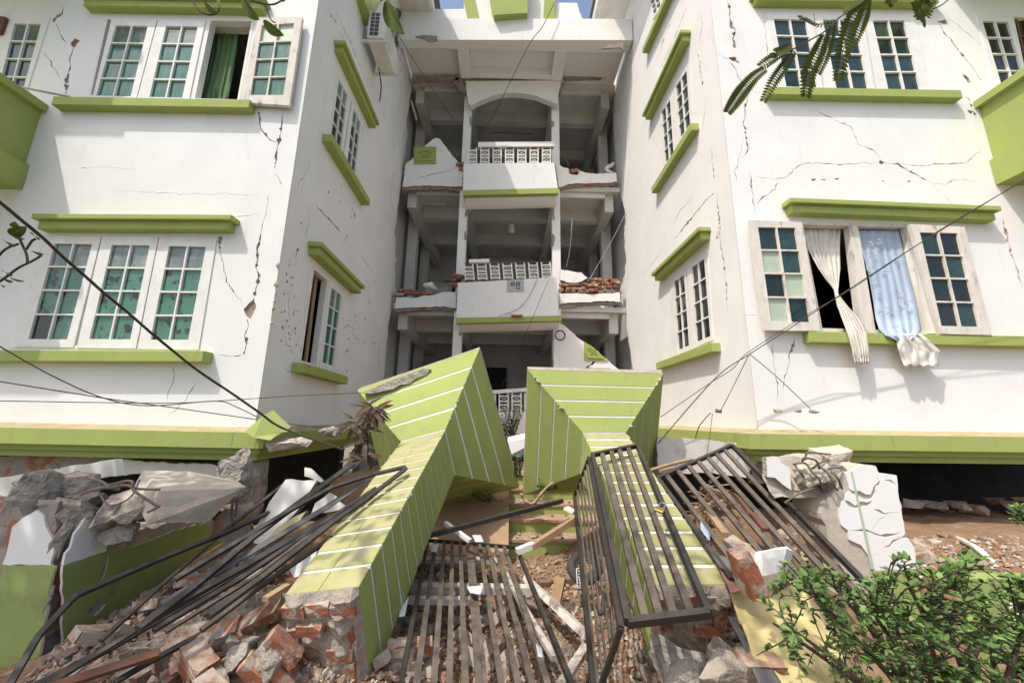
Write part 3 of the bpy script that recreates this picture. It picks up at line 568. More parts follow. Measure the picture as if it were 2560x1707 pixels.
# ---- eaves over the gap
def eave(root, x0, x1, z, tilex):
    g = Geo(); a, b = sorted((x0, x1)); g.box((a, FY - .5, z), (b, 8.25, z + .05)); g.build('eave_soffit', ['plaster_dirty'], root)
    a, b = sorted((x1, x1 + (.06 if x1 < 0 else -.06))); Geo().box((a, FY - .5, z + .051), (b, 8.25, z + .30)).build('eave_fascia', ['plaster'], root)
    for i in range(24):
        y = 8.25 - i * .17; a, b = sorted((x0, tilex)); zz = z + .31 + (i % 2) * .012
        Geo().prism([V((tilex, y, zz)), V((tilex, y - .165, zz + .015)), V((x0, y - .165, zz + .36)), V((x0, y, zz + .345))], (0, 0, .03)).build('roof_tile', ['tile_roof'], root)
eave(WL, XL - .02, -2.03, 11.36, -1.84); eave(WR, XR + .02, 2.12, 11.78, 2.0)
for i, (x, y, d) in enumerate(((1676, 395, .05), (1668, 505, .06), (1662, 560, .035), (1655, 610, .03), (1648, 660, .035), (1640, 740, .03), (1632, 790, .04))):
    put('chipped_corner', chunk_mesh(880 + i, 'concrete_pale', (d, d, d * 1.6), 2, .15), PFL.px(Z4(x, y), .004), (0, 0, i), parent=WL)
# ================================================================ the broken stair block between the wings
CB = thing('stair_block', 'torn open stair block with balconies in the gap between the wings', 'building', (0, BY, 1.0))
def cpoly(zf, pts, y): return [atY(zf(*p), y) for p in pts]
def rough_poly(pts, jit, step, r, skip=()):
    out = []
    for i in range(len(pts)):
        a, b = V(pts[i]), V(pts[(i + 1) % len(pts)]); out.append(a.copy())
        if i in skip: continue
        n = int((b - a).length / step)
        for k in range(1, n): out.append(a.lerp(b, k / n) + V((r.uniform(-jit, jit), 0, r.uniform(-jit, jit))))
    return out
rc = random.Random(11)
def panel(name, zf, pts, y, th, mats=('plaster', 'core'), jit=.012, skip=(), holes=()):
    pl = Plane((0, y, 0), (1, 0, 0), (0, 0, 1), (0, -1, 0))
    return slab(name, pl, [pl.d2(p) for p in rough_poly(cpoly(zf, pts, y), jit, .07, rc, skip)], [h(pl) for h in holes], 0, th, list(mats), CB)
# columns
for x0, x1 in ((-1.27, -1.07), (1.05, 1.25)):
    Geo().box((x0, BY + .06, .3), (x1, BY + .28, 10.42)).build('column', ['plaster'], CB)
    for z in (2.9, 3.7, 6.0, 6.7, 9.3, 9.9):
        put('spalled_patch', chunk_mesh(int(z * 10 + x0 * 7), 'concrete', (.10, .10, rc.uniform(.25, .5)), 2, .12), ((x1 if x0 < 0 else x0) + (-.02 if x0 < 0 else .02), BY + .07, z), parent=CB)
# floors with ceilings, beams along and across
LEV = [(1.0, -2.74, 2.8), (4.10, -2.74, 2.8), (7.30, -2.74, 2.8), (10.42, -2.74, 2.8)]
for i, (z, x0, x1) in enumerate(LEV):
    Geo().box((x0, BY + .13, z + .10), (x1, 13.0, z + .22)).build('floor_slab', ['room'], CB)
    for bx in (-2.52, -1.17, 1.15, 2.55):
        Geo().box((bx - .11, BY + .29, z - .28 if abs(bx) < 2 else z - .38), (bx + .11, 12.95, z + .099)).build('beam', ['room'], CB)
    for by in (9.75, 11.3):
        Geo().box((-2.4, by, z - .22), (2.44, by + .2, z + .098)).build('beam', ['room'], CB)
    Geo().box((-1.06, BY + .07, z - .14), (1.04, BY + .27, z + .097)).build('beam', ['plaster'], CB)
    for a, b in ((-2.40, -1.28), (1.26, 2.43)): Geo().box((a, BY + .20, z - .04), (b, BY + .27, z + .097)).build('beam', ['room'], CB)
g = Geo().box((-2.95, 13.02, .2), (3.0, 13.2, 10.6)); g.box((-3.12, 8.3, .2), (-2.97, 13.0, 10.7)); g.box((3.03, 8.3, .2), (3.18, 13.0, 11)); g.build('back_wall', ['room'], CB)
Geo().box((-2.9, 9.0, 10.66), (2.95, 13.2, 11.2)).build('roof_slab', ['plaster_dirty'], CB)
for z in (1.25, 4.35, 7.55):
    Geo().box((-.85, 12.96, z), (-.02, 13.015, z + 2.15)).build('doorway', ['room_shade'], CB)
    Geo().box((.02, 12.9, z), (.85, 13.015, z + 2.2)).build('door', ['room'], CB)
    for x in (-1.9, 1.9): Geo().box((x - .4, 12.97, z + .1), (x + .4, 13.016, z + 2.1)).build('doorway', ['room_shade'], CB)
for s in (-1, 1):                                             # inner columns at the sides, seen in perspective
    for y in (10.0, 11.6): Geo().box((s * 2.72 - .13, y, 1.23), (s * 2.72 + .13, y + .25, 10.4)).build('column', ['room'], CB)
# stair flights running up in the side bays
for x, z0, z1, y0, y1 in ((-2.1, 4.3, 5.9, 9.3, 11.6), (2.15, 4.3, 6.0, 9.2, 11.6), (-2.1, 7.5, 9.0, 9.5, 11.6), (2.15, 1.2, 2.9, 9.3, 11.6), (-2.1, 1.2, 2.8, 9.4, 11.6)):
    Geo().prism([V((x - .35, y0, z0)), V((x + .35, y0, z0)), V((x + .35, y1, z1)), V((x - .35, y1, z1))], (0, .05, -.16)).build('stair_flight', ['room'], CB)
# third level
panel('parapet_remnant', Z2, [(738, 966), (800, 915), (862, 850), (880, 835), (914, 812), (938, 816), (985, 880), (1040, 945), (1072, 990), (1072, 1098), (1000, 1096), (860, 1092), (722, 1098)], BY, .12, holes=[lambda pl: crack(pl, Z2, [(800, 1050), (900, 1022), (945, 1018), (1000, 1000), (1060, 975)], .008, .02, r=rc)])
panel('parapet_remnant', Z2, [(1622, 962), (1665, 985), (1695, 990), (1702, 1022), (1750, 1030), (1758, 1005), (1830, 1020), (1900, 1022), (1975, 1015), (1985, 1068), (1900, 1076), (1770, 1078), (1700, 1082), (1640, 1104)], BY, .12)
panel('slab_edge', Z2, [(716, 1096), (1075, 1100), (1072, 1120), (1000, 1122), (990, 1112), (720, 1116)], BY + .05, .1, ('core', 'core'))
panel('slab_edge', Z2, [(1640, 1102), (1700, 1082), (1985, 1070), (1984, 1082), (1720, 1096), (1650, 1112)], BY + .05, .1, ('core', 'core'))
def ornament(zf, a, b, c, d, y, name='ornament'):
    q = cpoly(zf, (a, b, c, d), y); g = Geo(); o = V((0, -1, 0))
    g.prism([p + o * .002 for p in q], (0, -.02, 0)); I = [bil(q, s, t) + o * .022 for s, t in ((.13, .15), (.87, .15), (.87, .85), (.13, .85))]
    J = [bil(q, s, t) + o * .022 for s, t in ((.24, .28), (.76, .28), (.76, .72), (.24, .72))]
    for i in range(4): k = (i + 1) % 4; g.prism([I[i], I[k], J[k], J[i]], (0, -.025, 0))
    g.bar(J[0] + o * .01, J[2] + o * .01, .025, .02, (0, -1, 0)); g.bar(J[1] + o * .013, J[3] + o * .013, .025, .02, (0, -1, 0))
    return g.build(name, ['green'], CB)
ornament(Z2, (787, 870), (919, 866), (918, 966), (788, 968), BY)
def balc(zf, body, band, yb, soff, sag):
    pl = Plane((0, yb, 0), (1, 0, 0), (0, 0, 1), (0, -1, 0))
    slab('balcony_wall', pl, [pl.c(zf(*p)) for p in body], [], 0, .1, ['plaster', 'plaster_dirty'], CB)
    q = cpoly(zf, band, yb - .025); Geo().prism(q, (0, .13, 0)).build('balcony_band', ['green'], CB)
    a, b = q[3], q[2]; g = Geo(); pts = []
    for k in range(9): t = k / 8; pts.append((yb + .1 + (BY + .05 - yb - .1) * t, -sag * math.sin(t * 1.57)))
    vs = []
    for y, dz in pts: vs += [V((a.x + .03, y, a.z + dz + .02)), V((b.x - .03, y, b.z + dz + .02))]
    n = len(vs); vs += [v + V((0, 0, .05)) for v in vs]; fs = []
    for k in range(8):
        i = 2 * k; fs += [(i, i + 1, i + 3, i + 2), (n + i, n + i + 2, n + i + 3, n + i + 1), (i, i + 2, n + i + 2, n + i), (i + 1, n + i + 1, n + i + 3, i + 3)]
    fs += [(0, n, n + 1, 1), (n - 2, n - 1, 2 * n - 1, 2 * n - 2)]
    mk('balcony_soffit', vs, fs, ['plaster'], CB)
    for e in (0, 1):                                          # side walls of the balcony back to the facade
        p = [atY(zf(*body[1 if e else 0]), yb), atY(zf(*body[2 if e else 3]), yb)]; sx = -.1 if e else .1
        Geo().prism([V((p[0].x, yb + .101, p[0].z)), V((p[0].x, BY + .05, p[0].z)), V((p[0].x, BY + .05, p[1].z)), V((p[0].x, yb + .101, p[1].z))], (sx, 0, 0)).build('balcony_wall', ['plaster'], CB)
BF = 8.3
balc(Z2, [(1080, 962), (1612, 957), (1632, 1106), (1077, 1120)], [(1075, 1121), (1637, 1107), (1637, 1136), (1077, 1148)], BF, .3, .12)
balc(Z5, [(548, 688), (1098, 656), (1113, 872), (541, 884)], [(537, 885), (1130, 873), (1130, 900), (540, 914)], BF, .3, .12)
def lattice(zf, xs, wd, top, bot, y, slope=0, lean=0):
    for x in xs:
        dy = slope * (x - xs[0]); q = cpoly(zf, [(x, top + dy), (x + wd, top + dy), (x + wd + lean, bot + dy), (x + lean, bot + dy)], y); g = Geo(); o = V((0, -1, 0))
        for s0, s1 in ((0, .14), (.86, 1)): g.prism([bil(q, s0, 0), bil(q, s1, 0), bil(q, s1, 1), bil(q, s0, 1)], (0, .04, 0))
        for t0, t1 in ((.14, .21), (.43, .50), (.60, .67), (.88, .95)): g.prism([bil(q, .14, t0), bil(q, .86, t0), bil(q, .86, t1), bil(q, .14, t1)], (0, .038, 0))
        for t0, t1 in ((.21, .43), (.67, .88)):
            for a, b in (((.14, t0), (.86, t1)), ((.86, t0), (.14, t1))):
                A, B = bil(q, *a), bil(q, *b); A.y += .02; B.y += .02; g.bar(A, B, .010, .016, (0, -1, 0))
        g.build('lattice_block', ['white_line'], CB)
lattice(Z2, [1105 + 72.5 * i for i in range(7)], 54, 868, 960, BF + .03)
Geo().prism(cpoly(Z2, [(1165, 836), (1612, 833), (1612, 860), (1165, 864)], BF), (0, .12, 0)).build('balcony_rail', ['plaster'], CB)
panel('rail_underside', Z2, [(1165, 864), (1612, 860), (1600, 872), (1500, 866), (1400, 874), (1300, 866), (1200, 876)], BF + .03, .06, ('core', 'core'), .006)
lattice(Z5, [580 + 72 * i for i in range(7)], 55, 584, 672, BF + .03, -.028, 8)
Geo().prism(cpoly(Z5, [(610, 557), (724, 553), (726, 571), (610, 574)], BF), (0, .12, 0)).build('balcony_rail', ['plaster'], CB)
Geo().tube(cpoly(Z5, [(580, 580), (720, 574), (880, 573), (1000, 570), (1066, 572)], BF + .05), .008, 5).build('bent_rail_bar', ['rebar'], CB)
# number plate of the block
q = cpoly(Z5, [(823, 671), (917, 668), (919, 736), (822, 739)], BF - .012); sg = Geo().prism(q, (0, .01, 0)).build('number_plate', ['sign_grey'], CB)
zn = zm(120 / 1882, 1240, 640)
for st in ([(655, 1105), (650, 1145), (625, 1165), (595, 1145), (585, 1105), (600, 1060), (640, 1038), (690, 1050), (718, 1090), (715, 1130), (700, 1165)],
           [(930, 1100), (935, 1065), (905, 1040), (850, 1040), (810, 1070), (795, 1130), (800, 1200), (825, 1260), (870, 1285), (915, 1270), (945, 1220)], [(930, 1105), (880, 1110), (865, 1140), (885, 1165), (915, 1165)]):
    g = Geo(); g.tube(smoothpath(cpoly(zn, st, BF - .0125), 4), .0105, 6); g.build('numeral', ['ink'], sg)
for st in ([(600, 1130), (630, 1150)],):
    pass
# second level sides
panel('parapet_remnant', Z5, [(205, 768), (300, 772), (420, 752), (470, 738), (538, 742), (538, 830), (470, 820), (330, 824), (240, 828), (192, 832)], BY, .12)
panel('parapet_remnant', Z5, [(1118, 748), (1200, 745), (1300, 752), (1400, 746), (1455, 742), (1460, 795), (1380, 788), (1260, 796), (1180, 798), (1118, 806)], BY, .12)
panel('parapet_remnant', Z5, [(1122, 612), (1180, 622), (1240, 630), (1275, 660), (1240, 680), (1190, 690), (1120, 672)], BY, .12)
panel('slab_edge', Z5, [(190, 834), (300, 828), (470, 822), (540, 832), (536, 846), (440, 836), (320, 842), (200, 850)], BY + .05, .1, ('core', 'core'))
panel('slab_edge', Z5, [(1115, 808), (1260, 798), (1460, 795), (1460, 806), (1250, 812), (1115, 834)], BY + .05, .1, ('core', 'core'))
bm_ = [brick_mesh(100 + i, 'brick_raw') for i in range(5)] + [brick_mesh(110 + i, 'brick_raw', .55) for i in range(3)]
def course(zf, x0, x1, y, n, yy, jz=.02):
    for i in range(n):
        p = atY(zf(lerp(x0, x1, (i + .5) / n), y), yy); put('brick', rc.choice(bm_), p + V((rc.uniform(-.02, .02), rc.uniform(-.03, .06), rc.uniform(-jz, jz))), (rc.uniform(-.12, .12), rc.uniform(-.1, .1), rc.choice((0, 1.57)) + rc.uniform(-.25, .25)), rc.uniform(.85, 1.1), CB)
course(Z5, 1115, 1270, 722, 5, BY + .03); course(Z5, 1110, 1460, 738, 11, BY + .08); course(Z5, 1120, 1300, 700, 6, BY + .06); course(Z5, 1290, 1460, 690, 6, BY + .05); course(Z5, 1300, 1460, 712, 6, BY + .07); course(Z5, 1270, 1440, 675, 5, BY + .1)
course(Z5, 210, 430, 748, 8, BY + .05); course(Z5, 210, 300, 735, 4, BY + .12); course(Z5, 530, 575, 650, 2, BY - .05); course(Z5, 520, 570, 672, 2, BY - .05); course(Z5, 520, 570, 694, 2, BY - .05); course(Z2, 1050, 1072, 965, 1, BY - .06); course(Z2, 1052, 1072, 990, 1, BY - .06)
course(Z2, 1705, 1750, 1012, 2, BY + .02)
put('loose_panel', chunk_mesh(61, 'plaster', (.55, .3, .32), 1, .02), atY(Z5(395, 705), BY + .4), (0, .5, .4), parent=CB)
# first level
panel('parapet_remnant', Z5, [(1085, 922), (1135, 920), (1160, 940), (1215, 992), (1262, 1022), (1330, 1068), (1390, 1122), (1440, 1165), (1475, 1200), (1480, 1420), (1085, 1420)], BY, .12, holes=[lambda pl: crack(pl, Z5, [(1255, 1178), (1280, 1155), (1318, 1128)], .02, .01, r=rc)])
ornament(Z5, (1254, 1018), (1300, 1045), (1388, 1125), (1256, 1125), BY)
ornament(Z5, (1264, 1164), (1404, 1166), (1404, 1240), (1264, 1240), BY)
Geo().prism(cpoly(Z5, [(500, 1306), (1080, 1264), (1080, 1284), (500, 1326)], BF), (0, .12, 0)).build('balcony_rail', ['plaster'], CB)
lattice(Z5, [560 + 72 * i for i in range(7)], 58, 1302, 1408, BF + .03)
Geo().prism(cpoly(Z5, [(500, 1412), (1085, 1408), (1085, 1560), (500, 1570)], BF), (0, .1, 0)).build('balcony_wall', ['plaster'], CB)
ch = Geo().tube(smoothpath([V((1.19 + .11 * math.cos(a * .5), BY - .16, 3.55 + .11 * math.sin(a * .5))) for a in range(14)], 2), .016, 6)
ch.build('cable_coil', ['cable'], CB)
# ---- top: arch wall, soffit with coffers, fascia, scooped parapet
arch = [(1090, 478), (1652, 474), (1650, 500), (1640, 540), (1632, 616)] + [(1612, 606), (1570, 590), (1500, 562), (1425, 549), (1352, 546), (1290, 552), (1230, 570), (1170, 596), (1124, 621)] + [(1108, 610), (1100, 560), (1096, 520)]
panel('arch_wall', Z2, arch, BY - .15, .16, ('plaster', 'plaster'), .004)
for zf, pts in ((Z2, [(1050, 450), (1070, 490), (1098, 520), (1096, 545), (1060, 538), (1040, 510), (1020, 490), (1022, 470)]), (Z2, [(1680, 470), (1652, 500), (1640, 540), (1652, 560), (1668, 490)]),
                (Z2, [(775, 450), (1050, 446), (1050, 472), (778, 474)]), (Z2, [(1675, 436), (1948, 428), (1946, 452), (1680, 462)])):
    panel('broken_lintel', zf, pts, BY - .1, .1, ('core', 'core'), .012)
zs = 10.42
g = Geo()
for bx in (-1.22, 1.15): g.box((bx - .14, 7.72, zs), (bx + .14, BY - .16, zs + .22))
g.box((-1.079, BY - .32, zs + .02), (1.009, BY - .16, zs + .22)); g.build('soffit_beam', ['plaster'], CB)
Geo().box((-2.7, 7.73, zs + .221), (2.75, BY + .3, zs + .36)).build('soffit', ['plaster'], CB)
A = [atZ(ZT(*p), zs) for p in ((185, 438), (1960, 360), (2200, 350))]
dirx = (A[1] - A[0]).normalized(); nrm = V((-dirx.y, dirx.x, 0)); P0 = A[0]; P1 = A[0] + dirx * 5.3
yA, yB = 7.52, 7.40
x0f, x1f = -2.745, 2.81
g = Geo().prism([V((x0f, yA, zs - .02)), V((x1f, yB, zs + .02)), V((x1f, 7.72, zs + .02)), V((x0f, 7.72, zs - .02))], (0, 0, .62))
g.build('fascia_beam', ['plaster'], CB)
# parapet: wall with scooped shoulders and green framed opening
yp = 7.62
pl = Plane((0, yp, 0), (1, 0, 0), (0, 0, 1), (0, -1, 0))
def pc(*p): return pl.c(ZT(*p))
base = zs + .60
def zat(p): return pl.c(ZT(*p))[1]
par = [(x0f, base), (x1f, base)]
sh = [(2005, 232), (1900, 235), (1830, 190), (1795, 110), (1775, 30)]
par += [pc(*p) for p in sh if pc(*p)[1] > base] + [pc(1580, 27), pc(1560, -500), pc(715, -500), pc(735, 84), pc(535, 88)] + [(x0f, pc(535, 88)[1])]
slab('roof_parapet', pl, par, [], 0, .15, ['plaster', 'plaster'], CB)
Geo().prism([pl.px(ZT(*p), .04) for p in ((715, -60), (820, -60), (895, 276), (795, 278))], (0, .035, 0)).build('parapet_frame', ['green'], CB)
Geo().prism([pl.px(ZT(*p), .09) for p in ((1478, -60), (1580, -60), (1560, 240), (1462, 242))], (0, .085, 0)).build('parapet_frame', ['green'], CB)
g = Geo().prism([pl.px(ZT(*p), .30) for p in ((935, -300), (1330, -310), (1318, 120), (1010, 140))], (0, .28, 0)); g.build('parapet_panel', ['green'], CB)
for a, b in ((pc(640, -60), pc(700, -60)),): pass
# small things inside the galleries
o = Geo(); o.tube(cpoly(Z2, [(1240, 780), (1490, 786)], 9.4), .02, 6); o.build('tube_lamp', ['grille_dark'], CB)
c = V((.05, 9.9, 6.85)); g = Geo(); g.tube([c + V((0, 0, .14)), c + V((0, 0, .05))], .07, 10); g.tube([c + V((0, 0, .05)), c + V((0, 0, .0)), c + V((0, 0, -.06)), c + V((0, 0, -.1))], [.06, .085, .085, .05], 12); g.build('ceiling_lamp', ['wood_white'], CB)
g = Geo()
for i in range(10): a = i * .35; g.tube([atY(Z2(1640, 962), BY) + V((.0 + .26 * math.cos(a), .1, .26 * math.sin(a))), atY(Z2(1640, 962), BY) + V((.26 * math.cos(a + .35), .1, .26 * math.sin(a + .35)))], .02, 5)
g.build('wheel_rim', ['wood_brown'], CB)
tb = tag(Geo().prism(cpoly(Z5, [(845, 866), (912, 866), (905, 872), (850, 872)], BF - .1), (0, .08, 0)).build('red_bowl', ['red_plastic']), 'small red plastic piece on the edge of the middle balcony', 'bowl')
bs = Geo()
for i in range(7): a = i * .9; bs.tube([V((2.55 + .1 * math.cos(a), BY + .1, 7.85 + .05 * i)), V((2.55 + .1 * math.cos(a + .9), BY + .12, 7.9 + .05 * i))], .05, 6)
tag(bs.build('cloth_bundle', ['paper']), 'white cloth bundle on the upper ledge beside the right wing', 'bundle')
for pts in ([(795, 215), (850, 208), (925, 212), (922, 238), (880, 245), (840, 226)], [(1890, 288), (1925, 264), (1990, 256), (2020, 240), (2018, 300), (2000, 280)]):
    panel('fascia_break', Z2, pts, 7.385, .03, ('core', 'core'), .008)
fpl = Plane((0, 7.39, 0), (1, 0, 0), (0, 0, 1), (0, -1, 0))
# ================================================================ ground with the rubble heaps in it
BUMPS = [(-1.55, 2.75, .34, .75), (-2.1, 3.7, .55, .75), (-.95, 2.45, .16, .45), (1.05, 2.55, .26, .40), (1.74, 3.35, .85, .5), (2.15, 2.75, .30, .5), (2.2, 4.0, .62, .6), (.1, 3.9, .08, .6),
         (-1.3, 4.4, .35, .8), (1.4, 4.9, .45, .6), (-.2, 2.3, .12, .5), (1.6, 2.2, .12, .4), (4.2, 3.6, .16, 1.6), (-2.6, 2.2, .15, .6)]
def hgt(x, y):
    z = .04
    for bx, by, a, r in BUMPS:
        d = ((x - bx) ** 2 + (y - by) ** 2) / (r * r)
        if d < 9: z += a * math.exp(-d)
    if x > 2.4:                                                # raised earth bed in front of the right wing
        f = lambda t: max(0, min(1, t)) ** 2 * (3 - 2 * max(0, min(1, t)))
        z = max(z, .62 * f((x - 2.75) / .35) * f((y - 2.82) / .12) * f((6.2 - y) / 1.2))
    if -6 < x < 7 and 1 < y < 7:
        z += .035 * noise.noise(V((x * 2.3, y * 2.3, 0))) + .018 * noise.noise(V((x * 7, y * 7, 3))) + .008 * noise.noise(V((x * 21, y * 21, 7)))
    return z
def gp(u, v):
    z = .1
    for _ in range(12): p = atZ((u, v), z); z = .5 * z + .5 * hgt(p.x, p.y)
    return p
def axis(a, b, fine, far):
    xs = [a + i * fine for i in range(int((b - a) / fine) + 1)]; s = fine
    lo, hi = [], []
    t = a
    while t > -far: s *= 1.5; t -= s; lo.append(t)
    s = fine; t = xs[-1]
    while t < far: s *= 1.5; t += s; hi.append(t)
    return lo[::-1] + xs + hi
gx, gy = axis(-4.2, 5.6, .045, 200), axis(1.2, 6.4, .045, 200)
vs = [(x, y, hgt(x, y)) for y in gy for x in gx]; n = len(gx)
fs = [(j * n + i, j * n + i + 1, (j + 1) * n + i + 1, (j + 1) * n + i) for j in range(len(gy) - 1) for i in range(n - 1)]
gr = mk('ground', vs, fs, ['dirt', 'far_ground'], None, [0 if (-4 < gx[k % (n - 1)] < 12 and 1.3 < gy[k // (n - 1)] < 8) else 1 for k in range(len(fs))], True, False); gr['kind'] = 'structure'

# ---- steps with flank walls, in front of the stair block
ST = thing('entrance_steps', 'green painted entrance steps littered with brick between the fallen capitals', 'steps', (.8, 5, 0))
for i, (y, z) in enumerate(((4.9, .26), (5.2, .41), (5.5, .54), (5.8, .68), (6.1, .82))):
    Geo().box((.06, y, -.1), (2.3, y + .299 if i < 4 else 8.2, z - .03)).build('riser', ['green'], ST)
    Geo().box((.055, y - .02, z - .0299), (2.31, y + .299 if i < 4 else 8.2, z)).build('tread', ['dust'], ST)
q = [V((-.85, 4.55, .16)), V((.055, 4.62, .22)), V((.055, 5.6, .80)), V((-.85, 5.6, .78))]
g = Geo().prism(q, (0, 0, -.5)); g.build('flank_wall', ['slab_brown'], ST)
Geo().box((-2.4, 5.61, -.1), (.05, 8.2, .78)).build('landing_block', ['slab_brown'], ST)
Geo().box((-1.0, 5.2, -.1), (-.86, 5.6, .95)).build('flank_post', ['green'], ST)

# ---- under the wings: what is left of the crushed ground floor
GL = thing('crushed_storey', 'dark crushed ground floor below the left wing cornice', 'ruin', (-4, 5, 0))
Geo().box((-14, 6.8, -.1), (-2.8, 7.0, 1.21)).build('inner_wall', ['room_shade'], GL)
g = Geo()
rg = random.Random(5)
def slabp(name, par, zf, pts, y, th, mats, jit=.01):
    pl = Plane((0, y, 0), (1, 0, 0), (0, 0, 1), (0, -1, 0)); return slab(name, pl, [pl.d2(p) for p in rough_poly(cpoly(zf, pts, y), jit, .05, rg)], [], 0, th, list(mats), par)
slabp('wall_remnant', GL, ZA, [(640, 330), (1300, 365), (1330, 400), (1260, 430), (1180, 420), (900, 400), (640, 420)], 4.36, .14, ('plaster_dirty', 'core'))
slabp('wall_remnant', GL, ZA, [(-600, 300), (650, 322), (640, 425), (400, 430), (100, 440), (-600, 440)], 4.52, .14, ('core', 'core'))
put('wall_remnant', chunk_mesh(5, 'concrete', (.45, .3, .75), 3, .09, 18), atY(ZJ(640, 330), 4.35), (0, .1, .3), parent=GL)
GR = thing('crushed_storey', 'dark crushed ground floor opening below the right wing cornice', 'ruin', (4, 5, 0))
Geo().box((2.9, 7.2, -.1), (16, 7.4, 1.21)).build('inner_wall', ['room_shade'], GR)
slabp('wall_remnant', GR, ZG, [(215, 60), (640, 80), (1100, 130), (1445, 150), (1440, 250), (1430, 380), (1360, 440), (1300, 560), (900, 500), (300, 500), (215, 400)], 4.34, .16, ('plaster_dirty', 'core'))
slabp('wall_remnant', GR, ZG, [(1448, 155), (1840, 170), (1845, 330), (1800, 600), (1400, 640), (1360, 450), (1430, 385)], 4.42, .1, ('concrete', 'core'))
for i in range(14):
    p = atY((2150 + i * 32 + rg.uniform(-15, 15), 1262 + rg.uniform(-12, 12)), 4.9 + rg.uniform(-.3, .8)); put('debris_block', chunk_mesh(700 + i, rg.choice(('concrete', 'brick', 'dust')), (rg.uniform(.15, .5), .3, rg.uniform(.1, .2)), 2, .06), p, (0, 0, rg.uniform(0, 3)), parent=GR)

